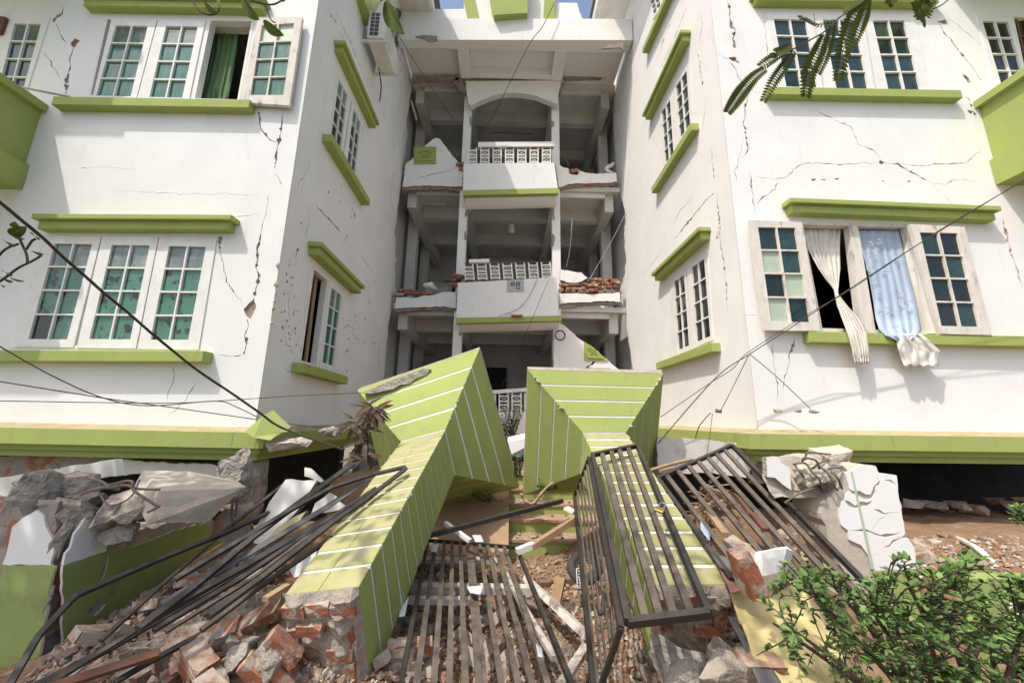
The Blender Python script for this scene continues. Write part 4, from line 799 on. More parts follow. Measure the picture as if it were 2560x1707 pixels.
# ================================================================ fallen columns
def column(label, near, far, cap, seed, nb):
    r = random.Random(seed); T = thing('fallen_column', label, 'column', (near[2] + near[3]) / 2, 'fallen striped columns')
    n, f, c = near, far, cap                                   # each TL,TR,BR,BL
    ctr = lambda q: sum(q, V()) / 4
    ax = (ctr(f) - ctr(n)).normalized()
    def sec(t, s=1.0): q = [n[i].lerp(f[i], t) for i in range(4)]; m = ctr(q); return [m + (p - m) * s for p in q]
    vs, fs = [], []
    for k in range(2 * nb + 1): vs += sec(.004 + .996 * k / (2 * nb), .972)
    for k in range(2 * nb): fs += [(4 * k + i, 4 * k + (i + 1) % 4, 4 * k + 4 + (i + 1) % 4, 4 * k + 4 + i) for i in range(4)]
    mk('shaft_core', vs, fs + [(0, 1, 2, 3), tuple(8 * nb + i for i in (3, 2, 1, 0))], ['white_line'], T)
    L = (ctr(f) - ctr(n)).length; gap = .012 / L
    for k in range(nb):                                        # green bands between the white grooves, two tiles across the top
        t0, t1 = k / nb + gap, (k + 1) / nb - gap
        if k == 0: t0 = .002
        p, q = sec(t0), sec(t1); s = .46 + r.uniform(-.02, .02)
        for h0, h1 in ((0, s), (s + .004, 1)):
            vs = []
            for w in (p, q):
                jx = r.uniform(-.004, .004)
                vs += [w[0].lerp(w[1], h0), w[0].lerp(w[1], h1), w[3].lerp(w[2], h1), w[3].lerp(w[2], h0)]
            o = mk('band', vs, [(0, 1, 2, 3), (7, 6, 5, 4)] + [(i, (i + 1) % 4, 4 + (i + 1) % 4, 4 + i) for i in range(4)], ['green_sun_tile', 'green'], T, [0, 0, 0, 1, 0, 1])
            m = o.modifiers.new('b', 'BEVEL'); m.width = .004; m.segments = 1
    # flared capital: white core, four green rings with mitred corners
    def csec(t, s=1.0):
        q = [f[i].lerp(c[i], t) for i in range(4)]; m = ctr(q); return [m + (p - m) * s for p in q]
    caxis = (ctr(c) - ctr(f)).normalized()
    g = Geo(); a, b = csec(0, 1.0), csec(1, .985); b = [p + caxis * .012 for p in b]; a = [p + caxis * .012 for p in a]
    vs, fs = [], []
    for k in range(17): vs += [p + caxis * .005 for p in csec(k / 16, .997)]
    for k in range(16): fs += [(4 * k + i, 4 * k + (i + 1) % 4, 4 * k + 4 + (i + 1) % 4, 4 * k + 4 + i) for i in range(4)]
    mk('capital_core', vs, fs + [(0, 1, 2, 3), (67, 66, 65, 64)], ['white_line'], T)
    for k in range(4):
        t0, t1 = k / 4 + .015, (k + 1) / 4 - (.012 if k < 3 else 0)
        p, q = csec(t0), csec(t1); pi, qi = [x + caxis * .03 for x in csec(t0, .97)], [x + caxis * .03 for x in csec(t1, .97)]
        vs = p + q + pi + qi; fs = []
        for i in range(4):
            j = (i + 1) % 4; fs += [(i, j, 4 + j, 4 + i), (8 + i, 12 + i, 12 + j, 8 + j), (i, 8 + i, 8 + j, j), (4 + i, 4 + j, 12 + j, 12 + i)]
        mk('capital_band', vs, fs, ['green'], T)
    e = csec(1); g = Geo(); g.prism([p + caxis * .013 for p in e], caxis * .10); g.build('capital_slab', ['concrete'], T)
    # broken end: mortar core and bricks set in it
    m = ctr(n); X = (n[1] - n[0]).normalized(); Zv = (n[0] - n[3]).normalized(); out = -ax; w, h = (n[1] - n[0]).length, (n[0] - n[3]).length
    nx, nz = 14, 14; vs, fs = [], []
    for j in range(nz + 1):
        for i in range(nx + 1):
            p = bil(n, i / nx, j / nz); e_ = min(i, nx - i, j, nz - j); d = (.05 * noise.noise(p * 9 + V((seed, 0, 0))) + .03 * noise.noise(p * 25) + .03) if e_ else -.002
            vs.append(p + out * d)
    fs = [(j * (nx + 1) + i, j * (nx + 1) + i + 1, (j + 1) * (nx + 1) + i + 1, (j + 1) * (nx + 1) + i) for j in range(nz) for i in range(nx)]
    mk('broken_end', vs, fs, ['mortar'], T, fix=False)
    for k in range(16):
        t = r.random() ** .8; i = r.choice((0, 1, 1, 2)); d = r.uniform(.012, .034); q = sec(t)
        put('chipped_edge', chunk_mesh(seed * 100 + k, 'concrete_pale', (d, d * r.uniform(1, 2.2), d), 2, .2), q[i].lerp(m if False else ctr(q), .015), (r.random(), r.random(), r.random()), parent=T)
    for k in range(12):
        t = r.uniform(.1, 1); i = r.choice((0, 1, 1)); d = r.uniform(.015, .045); q = csec(t)
        put('chipped_edge', chunk_mesh(seed * 130 + k, 'concrete_pale', (d, d * r.uniform(1, 2), d), 2, .2), q[i].lerp(ctr(q), .008), (r.random(), r.random(), r.random()), parent=T)
    bms = [brick_mesh(seed * 50 + i, 'brick_raw', .62) for i in range(4)]
    R3 = Matrix((X, -out, Zv)).transposed()
    for (s, t, a) in ((.16, .16, 0), (.48, .13, 0), (.80, .17, 0), (.14, .45, 1.5), (.36, .34, 0), (.84, .44, 1.5), (.16, .74, 1.5), (.70, .60, 0), (.82, .80, 1.5), (.45, .90, 0), (.20, .93, 0)):
        if r.random() < .12: continue
        M4 = Matrix.Translation(bil(n, s, t) + out * r.uniform(-.022, .004)) @ (R3 @ Matrix.Rotation(a + r.uniform(-.15, .15), 3, 'Y') @ Matrix.Rotation(r.uniform(-.2, .2), 3, 'Z')).to_4x4()
        o = put('brick', r.choice(bms), (0, 0, 0), parent=T); o.matrix_basis = M4
    return T
def P4(us, ys): return [atY(u, y) for u, y in zip(us, ys)]
column('striped green column fallen towards the camera, capital torn at its corner, left of the steps',
       P4([(711, 1487), (896, 1467), (926, 1722), (728, 1712)], (2.264, 2.222, 2.378, 2.42)), P4([(1002, 1104), (1112.5, 1075.5), (1137, 1187), (1037, 1212)], (4.3534, 4.3111, 4.4675, 4.51)),
       P4([(893, 975), (1199, 871), (1298, 1219), (985, 1290)], (4.8053, 4.6359, 5.1596, 5.329)), 3, 13)
column('striped green column fallen towards the camera with a folded iron gate lying on it',
       P4([(1639, 1464), (1825, 1462), (1812, 1624), (1622, 1628)], (2.288, 2.3014, 2.5, 2.4875)), P4([(1457, 1081), (1565, 1081), (1555, 1183), (1450, 1184)], (3.84, 3.853, 4.05, 4.04)),
       P4([(1320.5, 924.6), (1659, 934), (1632, 1218), (1309, 1236)], (3.98, 4.025, 4.658, 4.612)), 4, 13)
# plaster torn off the top edge of the left capital
tp = [atY(ZB(*p), 4.64) for p in ((795, 345), (900, 300), (1000, 258), (1100, 225), (1200, 185), (1245, 190), (1220, 225), (1130, 262), (1110, 285), (1050, 290), (1000, 320), (930, 335), (850, 350))]
tag(Geo().prism(tp, (0, .16, .0)).build('torn_plaster_edge', ['concrete']), 'torn grey plaster along the top edge of the left fallen capital', 'plaster')

# ================================================================ iron gates
def grille(label, q, ts, rails=2, bw=.032, bd=.05, mat='iron_dusty', frame=True, name='iron_gate', root=None, fw=.04, cross=(), ends=('iron', 'iron')):
    """q: far-left, far-right, near-right, near-left; bars run from far to near at the given fractions"""
    T = root or thing(name, label, 'gate', (q[2] + q[3]) / 2); n = (q[1] - q[0]).cross(q[3] - q[0]).normalized()
    if n.z < 0: n = -n
    if frame:
        for k, (a, b) in list(enumerate(((q[0], q[1]), (q[3], q[2]))))[:rails]: Geo().bar(a, b, fw, bd, n).build('frame_rail', [ends[k]], T)
        for a, b in ((q[0], q[3]), (q[1], q[2])): Geo().bar(a, b, fw, bd + .004, n).build('frame_stile', ['iron'], T)
    for t in ts:
        a, b = q[0].lerp(q[1], t), q[3].lerp(q[2], t); d = (b - a).normalized(); jit = V((rg.uniform(-.006, .006), 0, rg.uniform(-.004, .004)))
        Geo().bar(a + d * .012, b - d * .012 + jit, bw, bd - .012, n).build('bar', [mat], T)
    for s in cross:
        Geo().bar(q[0].lerp(q[3], s), q[1].lerp(q[2], s), .03, bd - .016, n).build('cross_rail', ['iron'], T)
    return T
# over the right column: two folded leaves
nT = [atY((1457, 1081), 3.84), atY((1565, 1081), 3.853), atY((1825, 1462), 2.3014), atY((1639, 1464), 2.288)]
cn = (nT[1] - nT[0]).cross(nT[3] - nT[0]).normalized(); cn = cn if cn.z > 0 else -cn
o1, o2 = nT[0] + cn * .05, nT[3] + cn * .17
pn = (nT[1] - nT[0]).cross(o2 - o1).normalized(); pn = pn if pn.z > 0 else -pn
q1 = [atP(p, o1, pn) for p in (ZC(735, 750), ZC(1028, 690), ZF(1680, 975), ZF(1085, 1045))]
GA = grille('folded double iron gate lying over the right fallen column with padlock', q1, (.2, .4, .58, .78), bw=.034, bd=.036, fw=.03)
hf, hn = q1[0] + V((-.03, 0, -.02)), q1[3] + V((-.03, 0, -.02))
fl_ = atY(ZC(618, 1015), hf.y + .22); nl_ = atY(ZF(845, 1640), hn.y + .16)
grille(None, [fl_, hf, hn, nl_], (.18, .36, .52, .68, .84), bw=.012, bd=.022, root=GA, fw=.02)
g = Geo(); b0 = atP(ZF(940, 820), o1, pn) + V((-.02, 0, .0)); b1 = atP(ZF(935, 965), o1, pn) + V((-.02, 0, 0)); g.tube([b0, b1], .009, 6); g.tube([b1, atP(ZF(870, 975), o1, pn)], .012, 6); g.build('bolt', ['iron'], GA)
# padlock
pc_ = atP(ZG(238, 965), o1 + cn * .02, pn); PK = thing('padlock', 'brass padlock hooked open on the folded gate over the right column', 'padlock', pc_)
X = (atP(ZG(285, 1000), o1 + cn * .02, pn) - atP(ZG(190, 965), o1 + cn * .02, pn)).normalized(); Yd = (atP(ZG(300, 860), o1 + cn * .02, pn) - pc_).normalized(); Yd = (Yd - X * Yd.dot(X)).normalized()
g = Geo().prism([pc_ + X * a + Yd * b for a, b in ((-.028, -.024), (.028, -.024), (.028, .022), (-.028, .022))], cn * .018); o = g.build('body', ['brass'], PK); m = o.modifiers.new('b', 'BEVEL'); m.width = .004
Geo().tube(smoothpath([pc_ + cn * .009 + X * a + Yd * b for a, b in ((-.016, .015), (-.016, .07), (0, .09), (.016, .07), (.016, .03))], 4), .0048, 6).build('shackle', ['steel'], PK)
# right gate on the rubble
q2 = [atY((1644, 1196), 3.3), atY((1830, 1113), 3.75), atY((2190, 1485), 2.45), atY((1830, 1450), 2.25)]
grille('iron grille leaning on the rubble between the right column and the broken pillar', q2, (.1, .235, .37, .5, .63, .75, .875), rails=1, bw=.036, bd=.03, fw=.03)
# front centre grille
q3 = [atZ((1070, 1350), .42), atZ((1291, 1368), .40), atZ((1465, 1800), .40), atZ((985, 1800), .40)]
grille('dusty iron grille lying flat on debris between the two fallen columns', q3, (.09, .19, .28, .37, .455, .49, .59, .68, .77, .865), bw=.032, bd=.03, fw=.026)
# torn gate bundle on the left column
GB = thing('collapsed_gate', 'heap of twisted black gate bars leaning on the left fallen column', 'gate', (-1.9, 2.1, .3))
def bars(zf, pts, ys, w=.034, h=.026, mat='iron', end=None):
    P = [atY(zf(*p) if not isinstance(p[0], tuple) else p[0], y) for p, y in zip(pts, ys)]; g = Geo()
    for i in range(len(P) - 1):
        d = (P[i + 1] - P[i]).normalized(); g.bar(P[i] - d * .004, P[i + 1] + d * .004, w * .74, h * .8 + .001 * i, V((.3, -.5, .8)))
    return g.build('bar', [mat], GB)
bars(ZA, [(40, 1600), (210, 1310), (390, 1112), (432, 1078), (870, 888), (1250, 735), (1560, 590)], (1.95, 2.12, 2.3, 2.33, 2.7, 3.0, 3.3), .034, .028)
bars(ZA, [(1600, 445), (1270, 705), (900, 1020), (560, 1330)], (3.5, 3.1, 2.7, 2.35), .028, .024, 'iron_dusty')
bars(ZJ, [(1800, 45), (1350, 365), (700, 850), (0, 1435), (-600, 1880)], (3.35, 3.0, 2.6, 2.25, 2.0), .045, .03, 'iron')
bars(ZB, [(1080, 828), (880, 874), (600, 962), (330, 1110), (-420, 1560)], (3.4, 3.25, 3.0, 2.8, 2.3), .034, .026)
bars(ZB, [(820, 922), (560, 1095), (0, 1425), (-500, 1720)], (3.2, 2.95, 2.5, 2.15), .05, .012, 'grey_sheet')
bars(ZB, [(580, 1155), (0, 1495), (-560, 1800)], (2.95, 2.45, 2.1), .045, .03, 'iron')
bars(ZB, [(1085, 838), (870, 1005), (600, 1195), (130, 1560), (-200, 1800)], (3.38, 3.1, 2.75, 2.35, 2.1), .036, .034, 'iron')
bars(ZB, [(885, 968), (400, 1290), (0, 1560), (-560, 1890)], (3.2, 2.7, 2.4, 2.05), .03, .026, 'iron')
bars(ZB, [(860, 1010), (420, 1300), (60, 1570), (-480, 1900)], (3.15, 2.66, 2.36, 2.05), .022, .02, 'iron_dusty')
bars(ZB, [(600, 1290), (200, 1560), (-250, 1890)], (2.75, 2.42, 2.12), .03, .03, 'iron_dusty')
bars(ZA, [(1774, 690), (1100, 1090), (600, 1380), (200, 1580)], (3.0, 2.6, 2.25, 2.02), .04, .02, 'iron')
bars(ZA, [(1200, 1020), (760, 1270), (420, 1480), (250, 1590)], (2.6, 2.3, 2.1, 2.0), .03, .02, 'iron_dusty')
bars(ZA, [(880, 1400), (600, 1490), (350, 1570), (250, 1610)], (2.2, 2.1, 2.0, 1.95), .05, .03, 'wood_brown')
bars(ZA, [(1330, 1180), (880, 1420), (640, 1560)], (2.55, 2.25, 2.1), .032, .02, 'iron')
bars(ZA, [(500, 1440), (390, 1530), (340, 1590)], (2.2, 2.1, 2.05), .03, .02, 'tin')
tag(Geo().bar(atY(ZE(1395, 405), 3.55), atY(ZE(2370, 150), 3.95), .045, .035).build('iron_bar', ['iron']), 'long black iron bar bridging the two fallen columns above the brown slab', 'bar')
# ================================================================ broken gate walls left and right
LP = thing('broken_wall', 'broken green and white boundary wall with rebar sticking out, under the left cornice', 'wall', (-2.8, 2.7, 0))
xw, yw = -2.78, 2.72
PWx = Plane((xw, 0, 0), (0, 1, 0), (0, 0, 1), (1, 0, 0)); PWy = Plane((0, yw, 0), (1, 0, 0), (0, 0, 1), (0, -1, 0))
def clampc(pl, c, e):                                           # keep both faces on their own side of the wall corner
    if pl is PWx: return [V((max(p.x, yw - e), p.y, 0)) for p in c]
    if pl is PWy: return [V((min(p.x, xw + e), p.y, 0)) for p in c]
    return c
def skin(pl, zf, pts, mat, off=.014, th=.016, jit=.006, holes=()):
    c = clampc(pl, [V((*pl.d2(pl.px(zf(*p))), 0)) for p in pts], .014); o = [tuple(p.xy) for p in [V((q.x, q.y, 0)) for q in rough2(c, jit)]]
    return slab('plaster_skin', pl, o, list(holes), off, th, [mat, 'plaster_dirty'], LP if pl in (PWx, PWy) else RP)
def rough2(c, jit, step=.05):
    out = []
    for i in range(len(c)):
        a, b = c[i], c[(i + 1) % len(c)]; out.append(a); n = int((b - a).length / step)
        for k in range(1, n): out.append(a.lerp(b, k / n) + V((rg.uniform(-jit, jit), rg.uniform(-jit, jit), 0)))
    return out
def core(pl, zf, pts, th, par, mat='concrete'):
    c = clampc(pl, [V((*pl.d2(pl.px(zf(*p))), 0)) for p in pts], -.02); return slab('wall_core', pl, [tuple(p.xy) for p in clampc(pl, rough2(c, .018, .04), -.02)], [], 0, th, [mat, mat], par)
core(PWx, ZA, [(356, 1900), (356, 575), (420, 560), (560, 600), (600, 690), (760, 720), (900, 690), (1140, 660), (1280, 700), (1330, 800), (1320, 1400)], .28, LP)
core(PWy, ZA, [(-500, 1900), (-500, 560), (0, 580), (100, 590), (125, 640), (210, 600), (262, 590), (328, 560), (322, 1900)], .26, LP, 'core')
skin(PWx, ZA, [(332, 914), (345, 850), (382, 815), (402, 740), (440, 690), (478, 625), (520, 640), (556, 650), (590, 700), (580, 836)], 'plaster')
skin(PWx, ZA, [(332, 918), (580, 840), (700, 815), (840, 770), (960, 720), (1130, 678), (1138, 700), (1250, 760), (1290, 900), (1200, 1400), (332, 1900)], 'green_wall_shade', holes=[crack(PWx, ZA, [(575, 850), (570, 920), (548, 1010)], .02, r=rg), crack(PWx, ZA, [(540, 1100), (525, 1150), (515, 1195)], .05, .004, r=rg)])
skin(PWy, ZA, [(28, 906), (62, 800), (82, 700), (140, 650), (215, 608), (255, 640), (268, 700), (305, 770), (312, 840), (290, 905), (300, 912)], 'plaster')
skin(PWy, ZA, [(28, 910), (318, 916), (318, 1900), (-300, 1900), (-30, 1200)], 'green_wall_shade', holes=[crack(PWy, ZA, [(308, 940), (285, 1100), (240, 1230)], .012, r=rg)])
def lump(par, zf, x, y, yy, dims, seed, mat='concrete', rot=(0, 0, 0), name='broken_concrete', amp=.095):
    return put(name, chunk_mesh(seed, mat, dims, 6, amp, 20), atY(zf(x, y), yy), rot, parent=par)
lump(LP, ZA, 270, 500, 2.86, (.30, .3, .30), 21); lump(LP, ZA, 400, 460, 2.95, (.38, .3, .17), 22); lump(LP, ZA, 470, 550, 2.88, (.26, .2, .15), 23); lump(LP, ZA, 370, 640, 2.78, (.30, .14, .22), 24, rot=(0, .5, .3)); lump(LP, ZA, 345, 760, 2.74, (.09, .07, .30), 25, rot=(0, .25, .4)); lump(LP, ZA, 300, 640, 2.77, (.16, .12, .16), 33, rot=(.4, .3, 0))
lump(LP, ZA, 90, 660, 2.80, (.26, .2, .4), 26, 'core'); lump(LP, ZA, 640, 620, 2.9, (.30, .3, .26), 27, 'concrete'); lump(LP, ZA, 740, 560, 2.92, (.32, .28, .30), 28, 'concrete_pale'); lump(LP, ZA, 660, 740, 2.9, (.3, .2, .16), 29)
lump(LP, ZA, 1300, 420, 3.6, (.3, .3, .5), 30); lump(LP, ZA, 1310, 690, 3.3, (.3, .25, .3), 31, 'core')
# the beam stump lying across it
bp = [atY(ZA(*p), y) for *p, y in ((880, 500, 2.78), (1365, 482, 3.0), (1160, 672, 2.95), (830, 684, 2.74), (790, 385, 3.2), (1290, 440, 3.35), (1180, 560, 3.3), (720, 520, 3.1), (1050, 395, 3.3))]
BS = tag(_link(bpy.data.objects.new('beam_stump', hull_mesh('beam_stump', bp, 'concrete_pale', 3, .012, 4)), None), 'pale concrete beam stump lying across the broken left wall', 'concrete beam')
slabp_ = slabp
tag(slabp('wall_panel', None, ZA, [(-60, 440), (200, 398), (420, 362), (634, 330), (640, 360), (648, 420), (560, 430), (400, 470), (150, 600), (-60, 660)], 3.35, .07, ('plaster_dirty', 'plaster'), .006), 'tilted pale plaster panel between the left cornice and the broken concrete', 'wall panel')
def rebar(par, zf, pts, ys, r=.008, name='rebar'): return Geo().tube(smoothpath([atY(zf(*p), y) for p, y in zip(pts, ys)], 6), r, 6).build(name, ['rebar'], par)
rebar(LP, ZA, [(480, 425), (560, 450), (620, 490), (660, 495)], (2.75, 2.7, 2.68, 2.75)); rebar(LP, ZA, [(560, 480), (640, 462), (700, 448), (735, 455), (742, 500), (860, 580), (880, 590), (820, 620)], (2.75, 2.68, 2.64, 2.62, 2.62, 2.64, 2.66, 2.7))
rebar(LP, ZA, [(550, 510), (600, 580), (690, 560), (740, 515), (775, 440)], (2.7, 2.66, 2.64, 2.64, 2.7), .005); rebar(LP, ZA, [(600, 470), (700, 470), (760, 490), (890, 495)], (2.72, 2.64, 2.64, 2.7)); rebar(LP, ZA, [(450, 520), (540, 490), (640, 480), (720, 470)], (2.74, 2.68, 2.66, 2.7), .010)
rebar(LP, ZA, [(1290, 540), (1285, 640), (1295, 690)], (3.2, 3.18, 3.15)); rebar(LP, ZA, [(1315, 550), (1305, 650)], (3.2, 3.18)); rebar(LP, ZH, [(720, 445), (715, 400), (655, 340)], (3.3, 3.3, 3.28), .008)

RP = thing('broken_pillar', 'broken white concrete pillar with bent rebar, right of the iron grille', 'pillar', (2.9, 3, 0))
yp_ = 3.0; PPy = Plane((0, yp_, 0), (1, 0, 0), (0, 0, 1), (0, -1, 0))
c0 = [(660, 560), (740, 500), (775, 400), (870, 352), (948, 362), (965, 402), (1062, 414), (1078, 540), (1112, 740), (1155, 800), (1180, 1000), (1220, 1500), (900, 1500), (800, 980), (690, 780), (655, 660)]
core(PPy, ZD, c0, .30, RP, 'concrete_pale')
cw = [(775, 402), (868, 356), (944, 366), (958, 402), (955, 440), (968, 408), (1058, 416), (1070, 540), (1105, 735), (1085, 760), (1120, 760), (1150, 805), (1170, 932), (932, 938), (905, 860), (862, 800), (795, 770), (790, 720), (752, 690), (740, 600), (770, 540), (800, 500)]
skin(PPy, ZD, cw, 'plaster', holes=[crack(PPy, ZD, p, w_, r=rg) for p, w_ in (([(785, 485), (850, 520), (920, 535), (945, 480), (965, 440)], .016), ([(770, 550), (830, 585), (900, 575), (925, 545)], .010), ([(795, 720), (880, 720), (940, 745), (1000, 740), (1080, 730)], .010), ([(1000, 640), (950, 680), (915, 720)], .004), ([(930, 600), (990, 635), (1080, 615)], .004), ([(1105, 745), (1040, 780), (985, 810)], .006), ([(990, 440), (1055, 465)], .008))])
skin(PPy, ZD, [(934, 944), (1172, 938), (1240, 1500), (960, 1500)], 'green_wall_shade')
Geo().prism([PPy.px(ZD(*p), .016) for p in ((812, 395), (822, 390), (945, 935), (928, 937))], (0, .01, 0)).build('corner_bead', ['pane_pale'], RP)
bp = [atY(ZD(*p), y) for *p, y in ((332, 330, 3.1), (480, 300, 3.25), (700, 290, 3.4), (830, 345, 3.3), (760, 530, 3.15), (640, 545, 3.1), (380, 540, 3.05), (330, 430, 3.05), (620, 320, 3.5), (420, 500, 3.3))]
_link(bpy.data.objects.new('beam_stump', hull_mesh('beam_stump', bp, 'concrete_pale', 4, .022, 9)), RP)
pl2 = Plane((0, 3.03, 0), (1, 0, 0), (0, 0, 1), (0, -1, 0))
slab('plaster_skin', pl2, [tuple(p.xy) for p in rough2([V((*pl2.c(ZD(*p)), 0)) for p in ((345, 320), (405, 312), (425, 345), (478, 375), (485, 500), (440, 470), (395, 430), (350, 425))], .005)], [], 0, .05, ['plaster', 'concrete'], RP)
lump(RP, ZD, 700, 300, 3.25, (.30, .25, .16), 41, 'concrete_pale'); lump(RP, ZD, 600, 400, 3.05, (.34, .25, .26), 42, 'concrete_pale'); lump(RP, ZD, 700, 430, 3.1, (.22, .2, .3), 43, 'concrete')
for pts, ys in (([(560, 330), (575, 290), (640, 295), (700, 300)], (3.0, 2.98, 3.0, 3.1)), ([(490, 355), (560, 350), (600, 400), (640, 440), (670, 520)], (2.98, 2.94, 2.92, 2.92, 2.97)), ([(505, 360), (530, 400), (560, 430)], (2.98, 2.95, 3.0)), ([(590, 385), (640, 350), (690, 325)], (2.96, 2.94, 2.98)),
                ([(640, 365), (690, 410), (720, 470), (740, 500)], (2.94, 2.92, 2.93, 2.98)), ([(690, 380), (730, 375), (765, 372)], (2.95, 2.95, 3.0)), ([(700, 395), (740, 430), (765, 490)], (2.94, 2.93, 2.98)), ([(450, 570), (520, 520), (630, 480)], (3.0, 2.95, 3.0)), ([(545, 340), (560, 320), (620, 335), (640, 380)], (2.96, 2.92, 2.92, 2.96))):
    rebar(RP, ZD, pts, ys, .008)

# ================================================================ loose pieces
CH = {m: [chunk_mesh(200 + 17 * i + k, m, d, 2, .07) for i, d in enumerate(((1, .8, .55), (1, .6, .4), (.9, .9, .6), (1, .7, .3), (.8, .7, .7)))] for k, m in enumerate(('concrete', 'concrete_pale', 'brick', 'plaster', 'dust', 'green', 'mortar'))}
BR = [brick_mesh(300 + i, 'brick') for i in range(6)] + [brick_mesh(320 + i, 'brick', .55) for i in range(5)]
GP = [0]
LOOK = {'concrete': 'dark grey concrete lump', 'concrete_pale': 'pale concrete lump', 'brick': 'brick lump with mortar', 'plaster': 'white plaster lump', 'dust': 'dusty earth lump', 'green': 'green painted lump', 'mortar': 'grey mortar lump'}
def scatter(poly, n, kinds, where, group, smin, smax, lift=.3, seed=0, brick=.4, up=0.0):
    r = random.Random(seed); x0, x1 = min(p[0] for p in poly), max(p[0] for p in poly); y0, y1 = min(p[1] for p in poly), max(p[1] for p in poly); k = 0; made = {}
    while k < n:
        u, v = r.uniform(x0, x1), r.uniform(y0, y1)
        if not inpoly((u, v), poly): continue
        p = gp(u, v); k += 1; rot = (r.uniform(-.5, .5), r.uniform(-.5, .5), r.uniform(0, 6.28))
        if r.random() < brick: o = put('brick', r.choice(BR), p + V((0, 0, .03 + up * r.random())), rot, r.uniform(.75, 1.05)); look, cat = 'loose red brick', 'brick'
        else:
            m = r.choice(kinds); s = r.uniform(smin, smax) * (1.5 if r.random() < .15 else 1); o = put('rubble_chunk', r.choice(CH[m]), p + V((0, 0, s * lift * .5 + up * r.random())), rot, s); look, cat = LOOK[m], 'rubble'
        made.setdefault((look, cat), []).append((u, o))
    for (look, cat), L in made.items(): tag_row(L, look + ' ' + where, cat, group)
scatter([(330, 1700), (520, 1560), (640, 1480), (700, 1480), (730, 1710), (330, 1712)], 80, ('concrete', 'brick', 'mortar', 'concrete_pale', 'dust', 'mortar'), 'in the heap by the left column end', 'left heap rubble', .05, .14, seed=1, brick=.35, up=.06)
scatter([(120, 1700), (250, 1560), (420, 1440), (560, 1400), (560, 1540), (340, 1704)], 34, ('concrete', 'mortar', 'brick', 'concrete'), 'on the slope under the bar heap', 'bar slope rubble', .08, .2, seed=13, brick=.25, up=.03)
scatter([(560, 1330), (700, 1230), (820, 1210), (700, 1440), (600, 1500)], 22, ('concrete', 'plaster', 'concrete_pale'), 'under the leaning black bars', 'under bars rubble', .10, .24, seed=2, brick=.15)
scatter([(940, 1500), (1050, 1380), (1290, 1390), (1420, 1705), (920, 1710)], 44, ('concrete', 'dust', 'brick', 'concrete_pale', 'mortar'), 'below the flat front grille', 'below grille rubble', .05, .13, seed=3, brick=.45)
scatter([(1300, 1390), (1440, 1390), (1490, 1500), (1490, 1700), (1330, 1700)], 40, ('brick', 'dust', 'concrete_pale', 'brick'), 'on the dirt between the gates', 'centre dirt rubble', .025, .075, seed=4, brick=.12)
scatter([(1640, 1200), (1720, 1160), (1860, 1180), (2120, 1330), (2100, 1440), (1850, 1460), (1760, 1360)], 80, ('brick', 'brick', 'concrete_pale', 'plaster', 'concrete', 'green'), 'under the leaning right grille', 'under right grille rubble', .07, .2, seed=5, brick=.4, up=.05)
scatter([(1610, 1590), (1760, 1600), (1900, 1700), (1580, 1708)], 26, ('concrete', 'brick', 'mortar'), 'at the foot of the right column', 'right column foot rubble', .06, .2, seed=6, brick=.25, up=.04)
scatter([(2080, 1320), (2560, 1290), (2560, 1420), (2300, 1420), (2120, 1400)], 34, ('dust', 'concrete_pale', 'brick', 'plaster'), 'on the earth right of the pillar', 'right earth rubble', .03, .11, seed=7, brick=.1)
scatter([(1600, 1150), (1760, 1120), (1760, 1170), (1640, 1200)], 14, ('brick', 'concrete_pale', 'dust'), 'behind the right grille top rail', 'behind grille rubble', .06, .14, seed=8, brick=.4)
scatter([(640, 1160), (860, 1140), (900, 1180), (700, 1260)], 18, ('plaster', 'concrete', 'concrete_pale'), 'below the left cornice corner', 'cornice foot rubble', .08, .22, seed=9, brick=.2)
r9 = random.Random(9); stp = {0: [], 1: [], 2: []}
for i in range(34):                                            # pieces on the steps
    k = r9.choice((0, 0, 1, 1, 2)); y, z = ((4.92, .26), (5.22, .41), (5.52, .54))[k]; s = r9.uniform(.02, .075); x = r9.uniform(.1, 1.1)
    stp[k].append((x, put('rubble_chunk', r9.choice(CH[r9.choice(('brick', 'brick', 'dust', 'concrete_pale'))]), (x, y + r9.uniform(0, .26), z + s * .25), (r9.uniform(-.4, .4), r9.uniform(-.4, .4), r9.uniform(0, 6)), s)))
for k in stp: tag_row(stp[k], 'brick crumb on the %s green entrance step' % ('lowest', 'second', 'third')[k], 'rubble', 'crumbs on the steps')
# fine crumbs nobody could count
def crumbs(name, label, poly, n, s0, s1, mats, seed):
    r = random.Random(seed); g = Geo(); x0, x1 = min(p[0] for p in poly), max(p[0] for p in poly); y0, y1 = min(p[1] for p in poly), max(p[1] for p in poly); k = 0
    while k < n:
        u, v = r.uniform(x0, x1), r.uniform(y0, y1)
        if not inpoly((u, v), poly): continue
        k += 1; c = gp(u, v); s = r.uniform(s0, s1) * (1 if r.random() < .8 else 1.8); R = Matrix.Rotation(r.uniform(0, 6), 3, V((r.random() - .5, r.random() - .5, r.random()))); b = []
        for sx, sy, sz in ((1, .3, .1), (-1, .2, -.1), (.1, 1, .1), (-.2, -.9, 0), (0, .1, .8), (.1, -.1, -.6)): b.append(c + R @ V((sx * r.uniform(.6, 1.2), sy * r.uniform(.6, 1.2), sz * r.uniform(.6, 1.2))) * s + V((0, 0, s * .4)))
        g.add(b, [(0, 2, 4), (2, 1, 4), (1, 3, 4), (3, 0, 4), (2, 0, 5), (1, 2, 5), (3, 1, 5), (0, 3, 5)], r.randrange(len(mats)))
    o = g.build(name, list(mats)); return tag(o, label, 'rubble', kind='stuff')
fm = ('brick_raw', 'dust', 'dust', 'concrete_pale', 'mortar', 'dirt')
